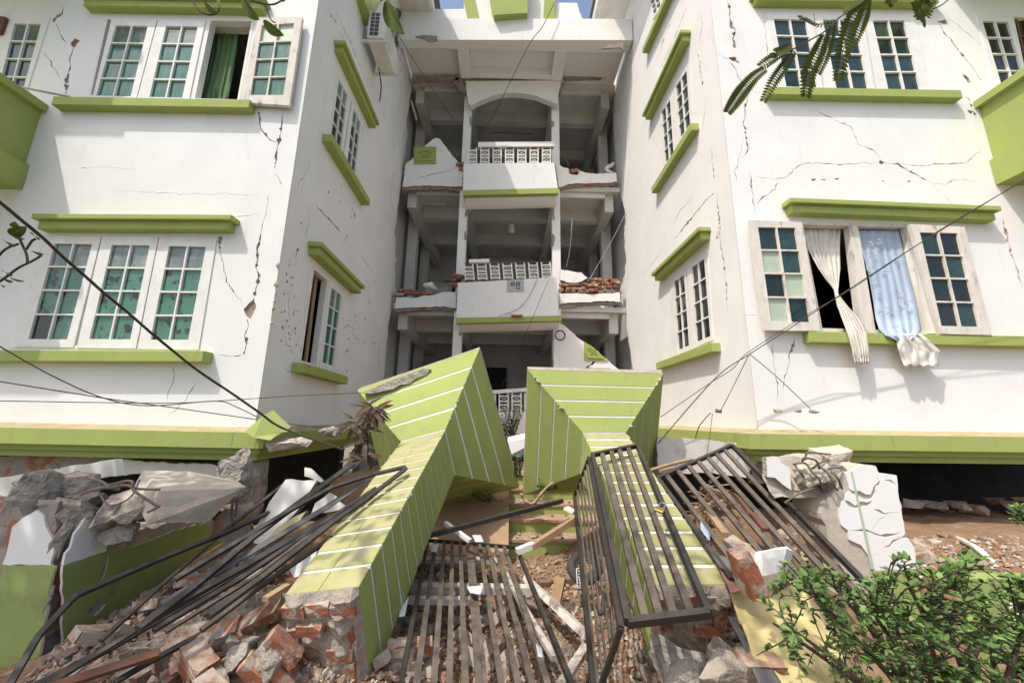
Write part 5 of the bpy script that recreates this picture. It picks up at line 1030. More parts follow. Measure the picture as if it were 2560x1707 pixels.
crumbs('brick_crumbs', 'fine crushed brick and mortar strewn over the ground in front', [(300, 1708), (560, 1450), (1000, 1330), (1300, 1360), (1500, 1380), (1960, 1470), (1960, 1708)], 11000, .006, .022, fm, 31)
crumbs('brick_crumbs', 'fine crushed brick under the leaning right grille and broken pillar', [(1640, 1180), (1800, 1130), (2140, 1330), (2560, 1290), (2560, 1430), (2100, 1460), (1780, 1400)], 2600, .008, .022, fm, 32)
crumbs('brick_crumbs', 'fine crushed brick on the slope below the leaning bars', [(60, 1708), (250, 1520), (520, 1380), (620, 1420), (420, 1708)], 3000, .007, .024, fm, 34)
crumbs('brick_crumbs', 'fine crushed plaster below the left cornice corner', [(520, 1330), (640, 1170), (900, 1150), (820, 1260), (620, 1480)], 1100, .008, .024, fm, 33)
# single pieces one can point at
tag(put('stone_slab', chunk_mesh(77, 'plaster', (.22, .10, .34), 2, .05, 14), atY(ZF(2165, 590), 2.25), (.35, .35, .2)), 'pale plaster slab standing against the right grille', 'plaster slab')
tag(put('brick', brick_mesh(78, 'brick_raw', .75), atY(ZF(1955, 680), 2.15), (.3, 1.25, .3), 1.25), 'upright orange brick with mortar beside the pale plaster slab', 'brick')
def cluster(label, loc, rot, nx, nz, seed, sc_=1.0):
    r = random.Random(seed); T = thing('masonry_lump', label, 'rubble', loc); R_ = Matrix.Translation(V(loc)) @ Matrix.Rotation(rot[2], 4, 'Z') @ Matrix.Rotation(rot[1], 4, 'Y') @ Matrix.Rotation(rot[0], 4, 'X')
    o = put('mortar_bed', chunk_mesh(seed, 'mortar', (nx * .23 * sc_, .15 * sc_, nz * .08 * sc_), 3, .12, 22), (0, 0, 0), parent=T); o.matrix_basis = R_
    ms = [brick_mesh(seed * 9 + i, 'brick_raw') for i in range(3)] + [brick_mesh(seed * 9 + 5, 'brick_raw', .6)]
    for j in range(nz):
        for i in range(nx):
            if r.random() < .15: continue
            o = put('brick', r.choice(ms), (0, 0, 0), parent=T); o.matrix_basis = R_ @ Matrix.Translation(V(((i - (nx - 1) / 2 + .3 * (j % 2)) * .225, r.uniform(-.03, .03), (j - (nz - 1) / 2) * .078)) * sc_) @ Matrix.Rotation(r.uniform(-.12, .12), 4, 'Z') @ Matrix.Scale(sc_ * r.uniform(.9, 1.02), 4)
cluster('mortared brick lump at the bottom near the shrub', atY(ZF(1850, 1430), 2.0), (.3, .1, .2), 2, 3, 79, .95)
tag(put('mortar_lump', chunk_mesh(80, 'concrete', (.36, .30, .24), 5, .07, 18), atY(ZF(1440, 1400), 2.1), (0, .2, 1)), 'grey mortar lump below the right column end', 'rubble')
tag(put('concrete_lump', chunk_mesh(81, 'concrete', (.20, .18, .16), 5, .07, 16), atY(ZF(1790, 1300), 2.15), (.2, .2, .5)), 'grey round lump right of the column end', 'rubble')
cluster('tilted mortared brick lump in the left heap', atY(ZA(1290, 1310), 2.4), (.5, -.45, .2), 2, 2, 82); cluster('mortared brick lump at the bottom of the left heap', atY(ZA(1120, 1500), 2.15), (.2, .3, -.5), 2, 2, 84, .9); cluster('brick lump leaning on the left column end', atY(ZA(1500, 1440), 2.2), (.2, .8, .3), 1, 3, 85, .9); cluster('brick lump below the flat grille beside the left column', atY(ZE(1180, 1290), 2.5), (.1, .05, .1), 1, 2, 86)
tag(put('brick_lump', chunk_mesh(83, 'concrete', (.16, .14, .12), 3, .10, 16), atY(ZA(1290, 1420), 2.2), (0, -.5, .2)), 'pale lump in front of the mortared bricks in the left heap', 'rubble')
for i, (pts, y, m, lab) in enumerate((([(1050, 215), (1400, 225), (1330, 330), (1250, 480), (820, 960), (690, 930), (700, 780), (860, 480)], 3.3, 'plaster_dirty', 'large pale plaster slab behind the leaning bars'),
        ([(1290, 560), (1180, 730), (940, 900), (850, 930), (840, 880), (960, 750)], 3.05, 'ledge_top', 'yellowish plaster slab under the leaning bars'), ([(1540, 360), (1720, 510), (1640, 560), (1330, 610), (1380, 480)], 3.15, 'plaster_dirty', 'pale plaster slab beside the left column shaft'),
        ([(1420, 970), (1260, 1280), (1140, 1320), (1080, 1200)], 2.75, 'plaster', 'rosy plaster slab against the left column side'), ([(1260, 80), (1330, 90), (1470, 230), (1440, 250), (1260, 180)], 3.6, 'plaster_dirty', 'small plaster slab below the cornice corner'))):
    pl = Plane((0, y, 0), (1, 0, 0), (0, 0, 1), V((-.15, -1, .35)).normalized()); pl = Plane(atY(ZJ(*pts[0]), y), (1, 0, 0), (0, .33, .94), V((0, -.94, .33)))
    tag(slab('plaster_slab', pl, [tuple(p.xy) for p in rough2([V((*pl.c(ZJ(*p)), 0)) for p in pts], .008)], [], 0, .05, [m, 'concrete'], None), lab, 'plaster slab')
tag(Geo().prism([atY(ZB(*p), 4.6) for p in ((1750, 665), (1862, 640), (1864, 700), (1775, 745))], (0, .1, .05)).build('plaster_board', ['plaster']), 'cream plaster board wedged between the two fallen capitals', 'board')
# left cornice corner, smashed
tag(put('concrete_crumble', chunk_mesh(90, 'concrete_pale', (.55, .32, .14), 4, .2, 20), atY(ZB(330, 680), 4.1), (0, 0, .1)), 'crumbled concrete where the left cornice corner broke', 'concrete')
tag(put('concrete_crumble', chunk_mesh(92, 'concrete', (.22, .2, .12), 4, .2, 20), atY(ZB(590, 600), 4.1), (0, 0, .4)), 'small grey crumble on the left cornice by the wall', 'concrete')
p_ = [atY(ZB(*p), y) for *p, y in ((30, 600, 3.98), (150, 492, 3.98), (272, 608, 3.98), (195, 655, 3.92), (90, 635, 3.92))]
tag(Geo().prism(p_, (.02, .12, .06)).build('cornice_fragment', ['green']), 'broken green cornice fragment tipped on the left cornice corner', 'cornice fragment')
tag(put('stone', chunk_mesh(95, 'concrete', (.14, .1, .06), 3, .1), atY(ZA(265, 187), 4.2), (0, 0, .2)), 'flat stone lying on the left cornice ledge', 'stone')
tag_row([(x, put('stone', chunk_mesh(96 + i, 'concrete', (.11, .1, .05), 2, .1), atY(Z6(x, 1240), 4.2), (0, 0, i))) for i, x in enumerate((900, 1020, 1120, 560))], 'flat crumb on the right cornice ledge', 'stone', 'crumbs on the right cornice')
# ================================================================ curtains, air conditioner
def cloth(name, par, zf, rows, ncol, folds, amp, mats, seed=0, label=None, bottom=0.0, fl=0.0):
    """rows: (y, xl, xr, depth); pleats run down the sheet"""
    r = random.Random(seed); vs, fs = [], []; rows2 = []
    for i in range(len(rows) - 1):
        for k in range(5): rows2.append([lerp(rows[i][j], rows[i + 1][j], k / 5) for j in range(4)])
    rows2.append(list(rows[-1])); n = ncol + 1; ph = [r.uniform(-.5, .5) for _ in range(n)]
    for j, (y, a, b, d) in enumerate(rows2):
        last = j == len(rows2) - 1
        for i in range(n):
            t = i / ncol; yy = y + (bottom * math.sin(t * 25) if last else 0); p = atY(zf(lerp(a, b, t), yy), d + amp * (.55 + .7 * abs(noise.noise(V((t * 4, j * .08, seed))))) * math.sin(t * folds * 6.283 + 2.6 * noise.noise(V((t * 3, j * .06, seed + 7))) + j * .03) + .3 * amp * math.sin(j * .5 + t * 9)); vs.append(p)
    for j in range(len(rows2) - 1):
        for i in range(ncol): fs.append((j * n + i, j * n + i + 1, (j + 1) * n + i + 1, (j + 1) * n + i))
    o = mk(name, vs, fs, mats, par, smooth=True, fix=False); m = o.modifiers.new('s', 'SOLIDIFY'); m.thickness = .003; return o
tag(cloth('curtain', None, Z1, [(190, 1400, 1560, 4.62), (350, 1385, 1545, 4.6), (500, 1350, 1520, 4.58), (600, 1330, 1500, 4.56), (680, 1322, 1488, 4.56)], 30, 4, .02, ['curtain_green'], 1), 'green curtain in the open upper window of the left wing', 'curtain')
tag(cloth('curtain', None, Z6, [(165, 1058, 1272, 4.5), (290, 1082, 1268, 4.5), (400, 1140, 1272, 4.48), (470, 1188, 1264, 4.46), (530, 1234, 1258, 4.42), (555, 1240, 1260, 4.4), (620, 1252, 1310, 4.36), (700, 1282, 1382, 4.3), (780, 1312, 1425, 4.265), (870, 1338, 1440, 4.255), (962, 1356, 1446, 4.25)], 40, 6, .016, ['curtain_cream'], 2, bottom=5), 'knotted cream curtain hanging out over the sill of the right wing', 'curtain')
bc = tag(cloth('curtain', None, Z6, [(180, 1374, 1616, 4.46), (300, 1400, 1645, 4.45), (450, 1440, 1680, 4.43), (600, 1466, 1716, 4.40), (700, 1480, 1736, 4.36), (762, 1500, 1742, 4.30), (800, 1540, 1726, 4.262), (826, 1600, 1690, 4.255)], 40, 5, .012, ['curtain_blue'], 3), 'blue floral curtain in the right wing lower window', 'curtain')
rf = random.Random(8)
for fx, fy in ((1450, 260), (1470, 310), (1500, 245), (1440, 400), (1470, 480), (1495, 530), (1620, 520), (1650, 560), (1630, 600), (1600, 340), (1530, 420), (1560, 660), (1500, 640), (1680, 640), (1600, 720), (1640, 770)):
    g = Geo()
    for k in range(5):
        a = k * 1.257 + rf.random(); c = atY(Z6(fx + 11 * math.cos(a), fy + 13 * math.sin(a)), 4.355 if fy > 500 else 4.40); g.prism([c + V((.010 * math.cos(b), 0, .012 * math.sin(b))) for b in (0, 1.05, 2.1, 3.14, 4.2, 5.25)], (0, .002, 0))
    g.build('flower_print', ['flower_white'], bc)
tag(cloth('curtain', None, Z6, [(785, 1585, 1745, 4.262), (830, 1600, 1800, 4.25), (890, 1615, 1860, 4.25), (940, 1632, 1845, 4.255), (975, 1648, 1850, 4.25)], 36, 4, .02, ['curtain_cream'], 4, bottom=9), 'torn cream curtain hem below the blue curtain on the right sill', 'curtain')

ax_ = XL + .13; A = atX(ZQ(888, 612), ax_); lx, ly, lz = .30, .80, .56
AC = thing('air_conditioner', 'white air conditioner outdoor unit on brackets high on the left wing side wall', 'air conditioner', A)
o = Geo().box(A, A + V((lx, ly, lz))).build('casing', ['ac_white'], AC); m = o.modifiers.new('b', 'BEVEL'); m.width = .015; m.segments = 2
gq = [A + V((x, -.004, z)) for x, z in ((.05, .54), (.20, .54), (.20, .04), (.05, .04))]
gv = Geo().prism(gq, (0, .006, 0)).build('side_vent', ['grille_dark'], AC); g = Geo()
for k in range(1, 6): g.bar(bil(gq, 0, k / 6) + V((0, -.002, 0)), bil(gq, 1, k / 6) + V((0, -.002, 0)), .006, .006)
g.bar(bil(gq, .5, 0) + V((0, -.004, 0)), bil(gq, .5, 1) + V((0, -.004, 0)), .006, .006, (0, 1, 0)); g.build('vent_grid', ['ac_white'], gv)
g = Geo(); c = A + V((lx + .003, .3, lz / 2))
for R_ in (.22, .17, .12, .07): g.tube([c + V((0, R_ * math.cos(a * .3142), R_ * math.sin(a * .3142))) for a in range(21)], .006, 4, cap=False)
for a in range(8): g.tube([c, c + V((0, .22 * math.cos(a * .785), .22 * math.sin(a * .785)))], .004, 4)
g.build('fan_grille', ['ac_white'], AC)
for y in (.06, .74):
    g = Geo().box((XL, A.y + y - .02, A.z - .035), (A.x + lx + .06, A.y + y + .02, A.z - .001)); g.box((XL, A.y + y - .02, A.z - .001), (XL + .03, A.y + y + .02, A.z + .30)); g.build('bracket', ['ac_white'], AC)
Geo().tube(smoothpath([A + V((.02, .6, -.01)), A + V((.03, .72, -.12)), A + V((.05, .76, -.3)), A + V((.05, .76, -.62))], 6), .012, 6).build('hose', ['cable'], AC)

M('wood_old', (.50, .46, .41), (.60, .56, .51), 8, rough=.9, bump=.4, bscale=50, col3=(.25, .19, .14), s3=10, lo3=.50, hi3=.62, rnd_v=.1)
# ================================================================ timber, pipes, scraps
def plank(label, a, b, w, th, mat, up=(0, 0, 1), name='plank'):
    o = Geo().bar(a, b, w, th, up).build(name, [mat]); return tag(o, label, 'plank')
W = lambda zf, x, y, yy: atY(zf(x, y), yy)
plank('white painted frame rail under the flat grille, farthest of three', atZ(ZI(365, 378), .33), atZ(ZI(1030, 385), .33), .10, .03, 'wood_old')
plank('white painted frame rail under the flat grille, middle of three', atZ(ZI(250, 650), .32), atZ(ZI(1420, 665), .30), .09, .05, 'wood_old')
plank('weathered frame rail under the flat grille, nearest of three', atZ(ZI(235, 765), .31), atZ(ZI(860, 775), .31), .06, .04, 'wood_worn')
plank('white and bare wood beam slanting from the flat grille to the folded gate', atZ(ZI(1370, 560), .30), atZ(ZI(1965, 1120), .30), .06, .045, 'wood_old', (.5, 0, 1))
plank('narrow white batten under the right edge of the flat grille', atZ(ZI(1070, 370), .34), atZ(ZI(1640, 1330), .26), .035, .03, 'wood_old')
plank('second white batten crossing under the right edge of the flat grille', atZ(ZI(1180, 500), .27), atZ(ZI(1530, 1340), .24), .02, .02, 'wood_old')
plank('grey weathered board at the bottom between the grille and the folded gate', atZ(ZI(1965, 1185), .25), atZ(ZI(1700, 1600), .25), .05, .03, 'wood_old')
plank('brown timber leaning from the folded gate down to the steps', W(ZI, 1830, -10, 4.0), W(ZI, 1420, 260, 3.85), .07, .05, 'wood_raw')
plank('short white stub at the lower end of the brown timber', W(ZI, 1440, 235, 3.86), W(ZI, 1280, 300, 3.8), .06, .05, 'wood_white')
plank('splintered wood offcut standing on the dirt between the gates', atZ(ZI(1700, 550), .30), atZ(ZI(1655, 770), .16), .09, .03, 'wood_raw')
plank('short white batten propped below the black bar', W(ZI, 590, 25, 4.0), W(ZI, 830, 200, 3.8), .04, .03, 'wood_white')
plank('small cream board by the folded gate hinge', W(ZC, 560, 1095, 3.7), W(ZC, 620, 1125, 3.65), .09, .02, 'wood_worn')
for i, (zf, a, b, y0, y1) in enumerate(((ZG, (850, 990), (1040, 1250), 2.9, 2.6), (ZG, (230, 560), (560, 420), 3.55, 3.7), (ZG, (1380, 1000), (1540, 1200), 2.9, 2.7), (ZG, (640, 950), (1090, 830), 3.1, 3.2), (ZG, (250, 480), (420, 440), 3.6, 3.7), (ZJ, (930, 1290), (1180, 1370), 2.5, 2.45), (ZJ, (1080, 1400), (820, 1560), 2.45, 2.3))):
    plank(['reddish stick under the right grille centre', 'broken batten below the right grille top rail', 'brown offcut low under the right grille', 'long lath across under the right grille', 'small lath near the right capital', 'short dark stake against the left column end', 'pale stick in front of the left column end'][i], W(zf, *a, y0), W(zf, *b, y1), .04, .025, ('wood_raw', 'wood_raw', 'wood_brown', 'wood_raw', 'twig_pale', 'wood_brown', 'twig_pale')[i])
rl = random.Random(12); row = []
for i in range(46):                                            # laths of a broken ceiling under the right grille
    x = rl.uniform(250, 1050); p = atY(ZG(x, rl.uniform(480, 900)), rl.uniform(3.0, 3.5)); p.z = min(p.z, hgt(p.x, p.y) + .12); d = V((rl.uniform(-1, 1), rl.uniform(-1, 1), rl.uniform(-.3, .3))).normalized() * rl.uniform(.06, .15)
    row.append((x, Geo().bar(p - d, p + d, .012, .008).build('lath', ['twig_pale'])))
tag_row(row, 'thin broken lath under the right grille', 'lath', 'broken laths under the right grille')
def pipe(label, pts, r, mat, name='pipe'): return tag(Geo().tube(smoothpath(pts, 8), r, 8).build(name, [mat], smooth=True), label, 'pipe')
pipe('pale green plastic pipe on the earth right of the broken pillar', [gp(*ZD(1090, 620)) + V((0, 0, .05)), gp(*ZD(1400, 624)) + V((0, 0, .05)), gp(*ZD(1774, 618)) + V((0, 0, .05)), gp(*ZD(2000, 615)) + V((0, 0, .05))], .022, 'pvc_green')
pipe('white hose curving over the earth behind the shrub', [gp(*ZD(1105, 690)) + V((0, 0, .03)), gp(*ZD(1260, 720)) + V((0, 0, .03)), gp(*ZD(1440, 800)) + V((0, 0, .03)), gp(*ZD(1580, 900)) + V((0, 0, .03)), gp(*ZD(1680, 1060)) + V((0, 0, .03)), gp(*ZD(1760, 1300)) + V((0, 0, .03))], .022, 'pvc_white')
plank('pale wooden plank behind the green pipe', gp(*ZD(1090, 606)) + V((0, 0, .06)), gp(*ZD(1450, 604)) + V((0, 0, .06)), .05, .03, 'wood_worn')
tag(mk('tarp', [gp(*ZD(*p)) + V((0, 0, .05 + .03 * (i % 2))) for i, p in enumerate(((1080, 570), (1300, 590), (1560, 575), (1740, 600), (1720, 615), (1500, 612), (1250, 605), (1090, 590)))], [tuple(range(8))], ['grey_sheet'], fix=False), 'dark flat sheet on the earth in front of the dark opening', 'sheet')
tag(Geo().box((3.12, 2.80, -.1), (9, 2.92, .63)).build('kerb_wall', ['green_wall_shade']), 'low green retaining wall behind the shrub at the right edge', 'wall')
# sheets at the column foot
def sheet(name, label, zf, quadpts, ys, mat, n=14, amp=.02):
    q = [atY(zf(*p), y) for p, y in zip(quadpts, ys)]; vs = []
    for j in range(n + 1):
        for i in range(n + 1): p = bil(q, i / n, j / n); vs.append(p + V((0, 0, amp * noise.noise(p * 6) + amp * .5 * noise.noise(p * 17))))
    o = mk(name, vs, [(j * (n + 1) + i, j * (n + 1) + i + 1, (j + 1) * (n + 1) + i + 1, (j + 1) * (n + 1) + i) for j in range(n) for i in range(n)], [mat], smooth=True, fix=False)
    m = o.modifiers.new('s', 'SOLIDIFY'); m.thickness = .006; return tag(o, label, 'sheet')
sheet('yellow_sheet', 'yellow plastic sheet sliding down from the right column to the shrub', ZD, [(140, 1060), (500, 960), (900, 1620), (330, 1640)], (2.3, 2.45, 1.95, 1.85), 'yellow_sheet', 20, .05)
sheet('grey_sheet', 'dark grey sheet under the yellow plastic sheet', ZF, [(1820, 1000), (1880, 1010), (2260, 1560), (2080, 1560)], (2.2, 2.22, 1.85, 1.82), 'grey_sheet', 10, .02)
sheet('grey_sheet', 'grey board beside the right column end under the grille', ZF, [(1690, 535), (1910, 600), (1890, 690), (1760, 640)], (2.45, 2.45, 2.3, 2.3), 'grey_sheet', 8, .01)
sheet('red_sheet', 'dusty red cloth between the column end and the yellow sheet', ZF, [(1760, 640), (1880, 680), (1990, 790), (1840, 820)], (2.32, 2.32, 2.2, 2.2), 'red_dusty', 10, .03)
for i, (zf, q, ys, lab) in enumerate(((ZI, [(850, 150), (935, 145), (962, 210), (880, 212)], (3.95, 3.95, 3.85, 3.85), 'printed paper scrap lying above the flat grille'), (ZG, [(740, 1095), (860, 1255), (850, 1345), (740, 1200)], (2.7, 2.6, 2.5, 2.6), 'pale blue panel scrap under the right grille'),
        (ZI, [(160, 850), (240, 735), (200, 925), (140, 930)], (2.85, 2.95, 2.75, 2.72), 'white paper scrap beside the left column shaft'), (ZI, [(800, 640), (960, 630), (930, 720), (830, 700)], (3.0, 3.0, 2.9, 2.9), 'torn printed paper on the middle frame rail'), (ZI, [(440, 230), (520, 240), (510, 310), (450, 300)], (3.85, 3.85, 3.75, 3.75), 'white scrap under the far edge of the flat grille'), (ZI, [(1460, 1190), (1520, 1230), (1530, 1330), (1480, 1310)], (2.4, 2.4, 2.3, 2.3), 'white scrap under the right edge of the flat grille'))):
    sheet('paper_scrap', lab, zf, q, ys, 'blue_grey' if i == 1 else 'paper', 4, .006)
# tyre with number plate
tc = atY(ZI(1935, 450), 3.6); TY = thing('scooter_wheel', 'small tyre half hidden behind the folded gate', 'wheel', tc)
def torus(c, R_, r, ax, n=32, m=10):
    x = ax.cross(V((0, 0, 1))).normalized(); y = ax.cross(x); vs = []
    for i in range(n):
        a = i * 6.2832 / n; d = x * math.cos(a) + y * math.sin(a)
        for j in range(m): b = j * 6.2832 / m; vs.append(c + d * (R_ + r * math.cos(b)) + ax * r * math.sin(b))
    return vs, [(i * m + j, ((i + 1) % n) * m + j, ((i + 1) % n) * m + (j + 1) % m, i * m + (j + 1) % m) for i in range(n) for j in range(m)]
ta = V((-.2, -.55, .8)).normalized(); v_, f_ = torus(tc, .115, .04, ta); mk('tyre', v_, f_, ['rubber'], TY, smooth=True)
v_, f_ = torus(tc, .075, .012, ta); mk('rim', v_, f_, ['iron'], TY, smooth=True)
zp = zm(.06376, 1400, 1400); yq = 3.2
pq = [atY(zp(*p), y) for *p, y in ((632, 312, yq), (1010, 345, yq + .01), (1090, 1200, yq - .09), (672, 1070, yq - .1))]
pn_ = (pq[1] - pq[0]).cross(pq[3] - pq[0]).normalized(); pn_ = pn_ if pn_.y < 0 else -pn_
NP = thing('number_plate', 'black number plate with white figures turned sideways at the folded gate', 'number plate', pq[3])
Geo().prism(pq, -pn_ * .004).build('plate', ['ink'], NP); g = Geo()
e_ = [bil(pq, s, t) + pn_ * .002 for s, t in ((.02, .02), (.98, .02), (.98, .98), (.02, .98))]
for i in range(4): g.bar(e_[i], e_[(i + 1) % 4], .004, .003, pn_)
g.build('border', ['paper'], NP)
GL_ = {'1': [[(.5, 0), (.5, 1)]], '3': [[(.1, .95), (.6, 1), (.9, .78), (.4, .52), (.9, .25), (.6, 0), (.1, .05)]], '2': [[(.1, .8), (.4, 1), (.85, .85), (.8, .55), (.1, 0), (.95, 0)]], '0': [[(.5, 0), (.1, .2), (.1, .8), (.5, 1), (.9, .8), (.9, .2), (.5, 0)]]}
for k, ch_ in enumerate('113201'):
    t0 = .10 + k * .145
    for st in GL_[ch_]:
        Geo().tube([bil(pq, .85 - .68 * y, t0 + .105 * x) + pn_ * .003 for x, y in st], .0042, 5).build('figure', ['paper'], NP)

# ================================================================ cables
def cable(label, segs, r=.006, mat='cable', strands=1, k=10):
    T = None; P = smoothpath([atY(zf(x, y), d) for zf, x, y, d in segs], k)
    g = Geo()
    for s in range(strands):
        off = [V((r * 1.2 * math.cos(i * .25 + s * 2.1), 0, r * 1.2 * math.sin(i * .25 + s * 2.1))) if strands > 1 else V() for i in range(len(P))]
        g.tube([p + o for p, o in zip(P, off)], r, 5)
    return tag(g.build('cable', [mat], smooth=True), label, 'cable')
cable('thick twisted cable sagging across the left wing to the broken cornice', [(Z4, -60, -30, 2.2), (Z4, 200, 180, 2.4), (Z4, 500, 450, 2.7), (Z4, 800, 705, 3.0), (Z4, 1150, 995, 3.4), (Z4, 1500, 1235, 3.75), (ZB, 250, 560, 3.95), (ZB, 450, 640, 4.0), (ZB, 680, 715, 4.05)], .0055, 'cable_old', 4)
cable('thin wire sagging below the left lower window, steepest one', [(Z4, -40, 860, 2.8), (Z4, 300, 1052, 3.0), (Z4, 620, 1192, 3.25), (Z4, 900, 1240, 3.5), (Z4, 1300, 1212, 3.8), (Z4, 1420, 1245, 3.95), (Z4, 1560, 1312, 4.05)], .0045)
cable('thin wire below the left lower window running to the cornice fragment', [(Z4, -40, 1088, 3.0), (Z4, 350, 1150, 3.2), (Z4, 700, 1205, 3.45), (Z4, 1000, 1245, 3.7), (Z4, 1540, 1322, 4.0), (ZB, 300, 545, 4.2), (ZB, 700, 590, 4.3)], .0045)
cable('thin level wire from the left edge to the left capital', [(Z4, -40, 1210, 3.2), (Z4, 700, 1222, 3.5), (Z4, 1100, 1222, 3.8), (Z4, 1560, 1195, 4.2), (ZB, 400, 362, 4.4), (ZB, 800, 345, 4.7)], .004)
cable('black cable running down across the right wing to the right capital', [(Z6, 2420, -160, 3.6), (Z6, 2140, 10, 3.7), (Z6, 1700, 280, 3.85), (Z6, 1300, 540, 3.98), (Z6, 950, 770, 4.08), (Z6, 740, 905, 4.12), (Z6, 540, 1045, 4.1), (Z6, 200, 1430, 4.0)], .0055)
cable('second cable beside the black cable on the right wing', [(Z6, 2420, -150, 3.65), (Z6, 1900, 150, 3.8), (Z6, 1350, 515, 3.96), (Z6, 1100, 660, 4.05), (Z6, 735, 892, 4.12), (Z6, 640, 990, 4.14), (Z6, 500, 1080, 4.15), (Z6, 215, 1275, 4.2)], .004)
cable('wire dropping from the cable knot to the right cornice, right branch', [(Z6, 738, 905, 4.12), (Z6, 900, 1040, 4.2), (Z6, 1095, 1225, 4.25)], .006, 'tin')
cable('wire dropping from the cable knot to the right cornice, left branch', [(Z6, 732, 915, 4.12), (Z6, 640, 1100, 4.18), (Z6, 565, 1245, 4.1)], .004)
cable('short wire hanging over the right cornice face', [(Z6, 520, 1255, 4.08), (Z6, 505, 1380, 4.07), (Z6, 488, 1490, 4.1)], .003)
cable('black cable stub hanging at the right cornice corner', [(Z6, 510, 1250, 4.08), (Z6, 445, 1325, 4.07), (Z6, 420, 1400, 4.1)], .005)
cable('cut cable dangling from the roof in front of the arch', [(Z2, 1612, 20, 7.3), (Z2, 1545, 155, 7.3), (Z2, 1470, 255, 7.4), (Z2, 1360, 470, 7.7), (Z2, 1270, 650, 8.0), (Z2, 1220, 730, 8.1), (Z2, 1180, 790, 8.1)], .009)
cable('thin wire from the air conditioner wall into the gallery', [(ZQ, 1330, 430, 5.9), (Z2, 800, 380, 7.2), (Z2, 1015, 700, 8.6)], .006)
cable('frayed white rope slanting in the right middle gallery', [(Z5, 1490, 295, 8.5), (Z5, 1400, 470, 8.6), (Z5, 1285, 668, 8.62)], .006, 'tin')
cable('thin wire slanting down over the middle balcony', [(Z5, 1055, 672, 8.2), (Z5, 990, 830, 8.15), (Z5, 900, 1040, 8.1), (Z5, 790, 1275, 8.0)], .005)
cable('looped wire drooping on the middle balcony face', [(Z5, 995, 655, 8.27), (Z5, 960, 740, 8.27), (Z5, 890, 830, 8.27), (Z5, 780, 872, 8.27)], .005)
cable('wire drooping at the right edge of the upper balcony', [(Z5, 1180, 400, 8.5), (Z5, 1190, 330, 8.5), (Z5, 1175, 500, 8.5), (Z5, 1155, 600, 8.55)], .005, 'tin')
cable('thin steel rod at the left upper window beside the balcony', [(Z1, 110, 565, 4.2), (Z1, 455, 633, 4.3)], .014, 'tin')
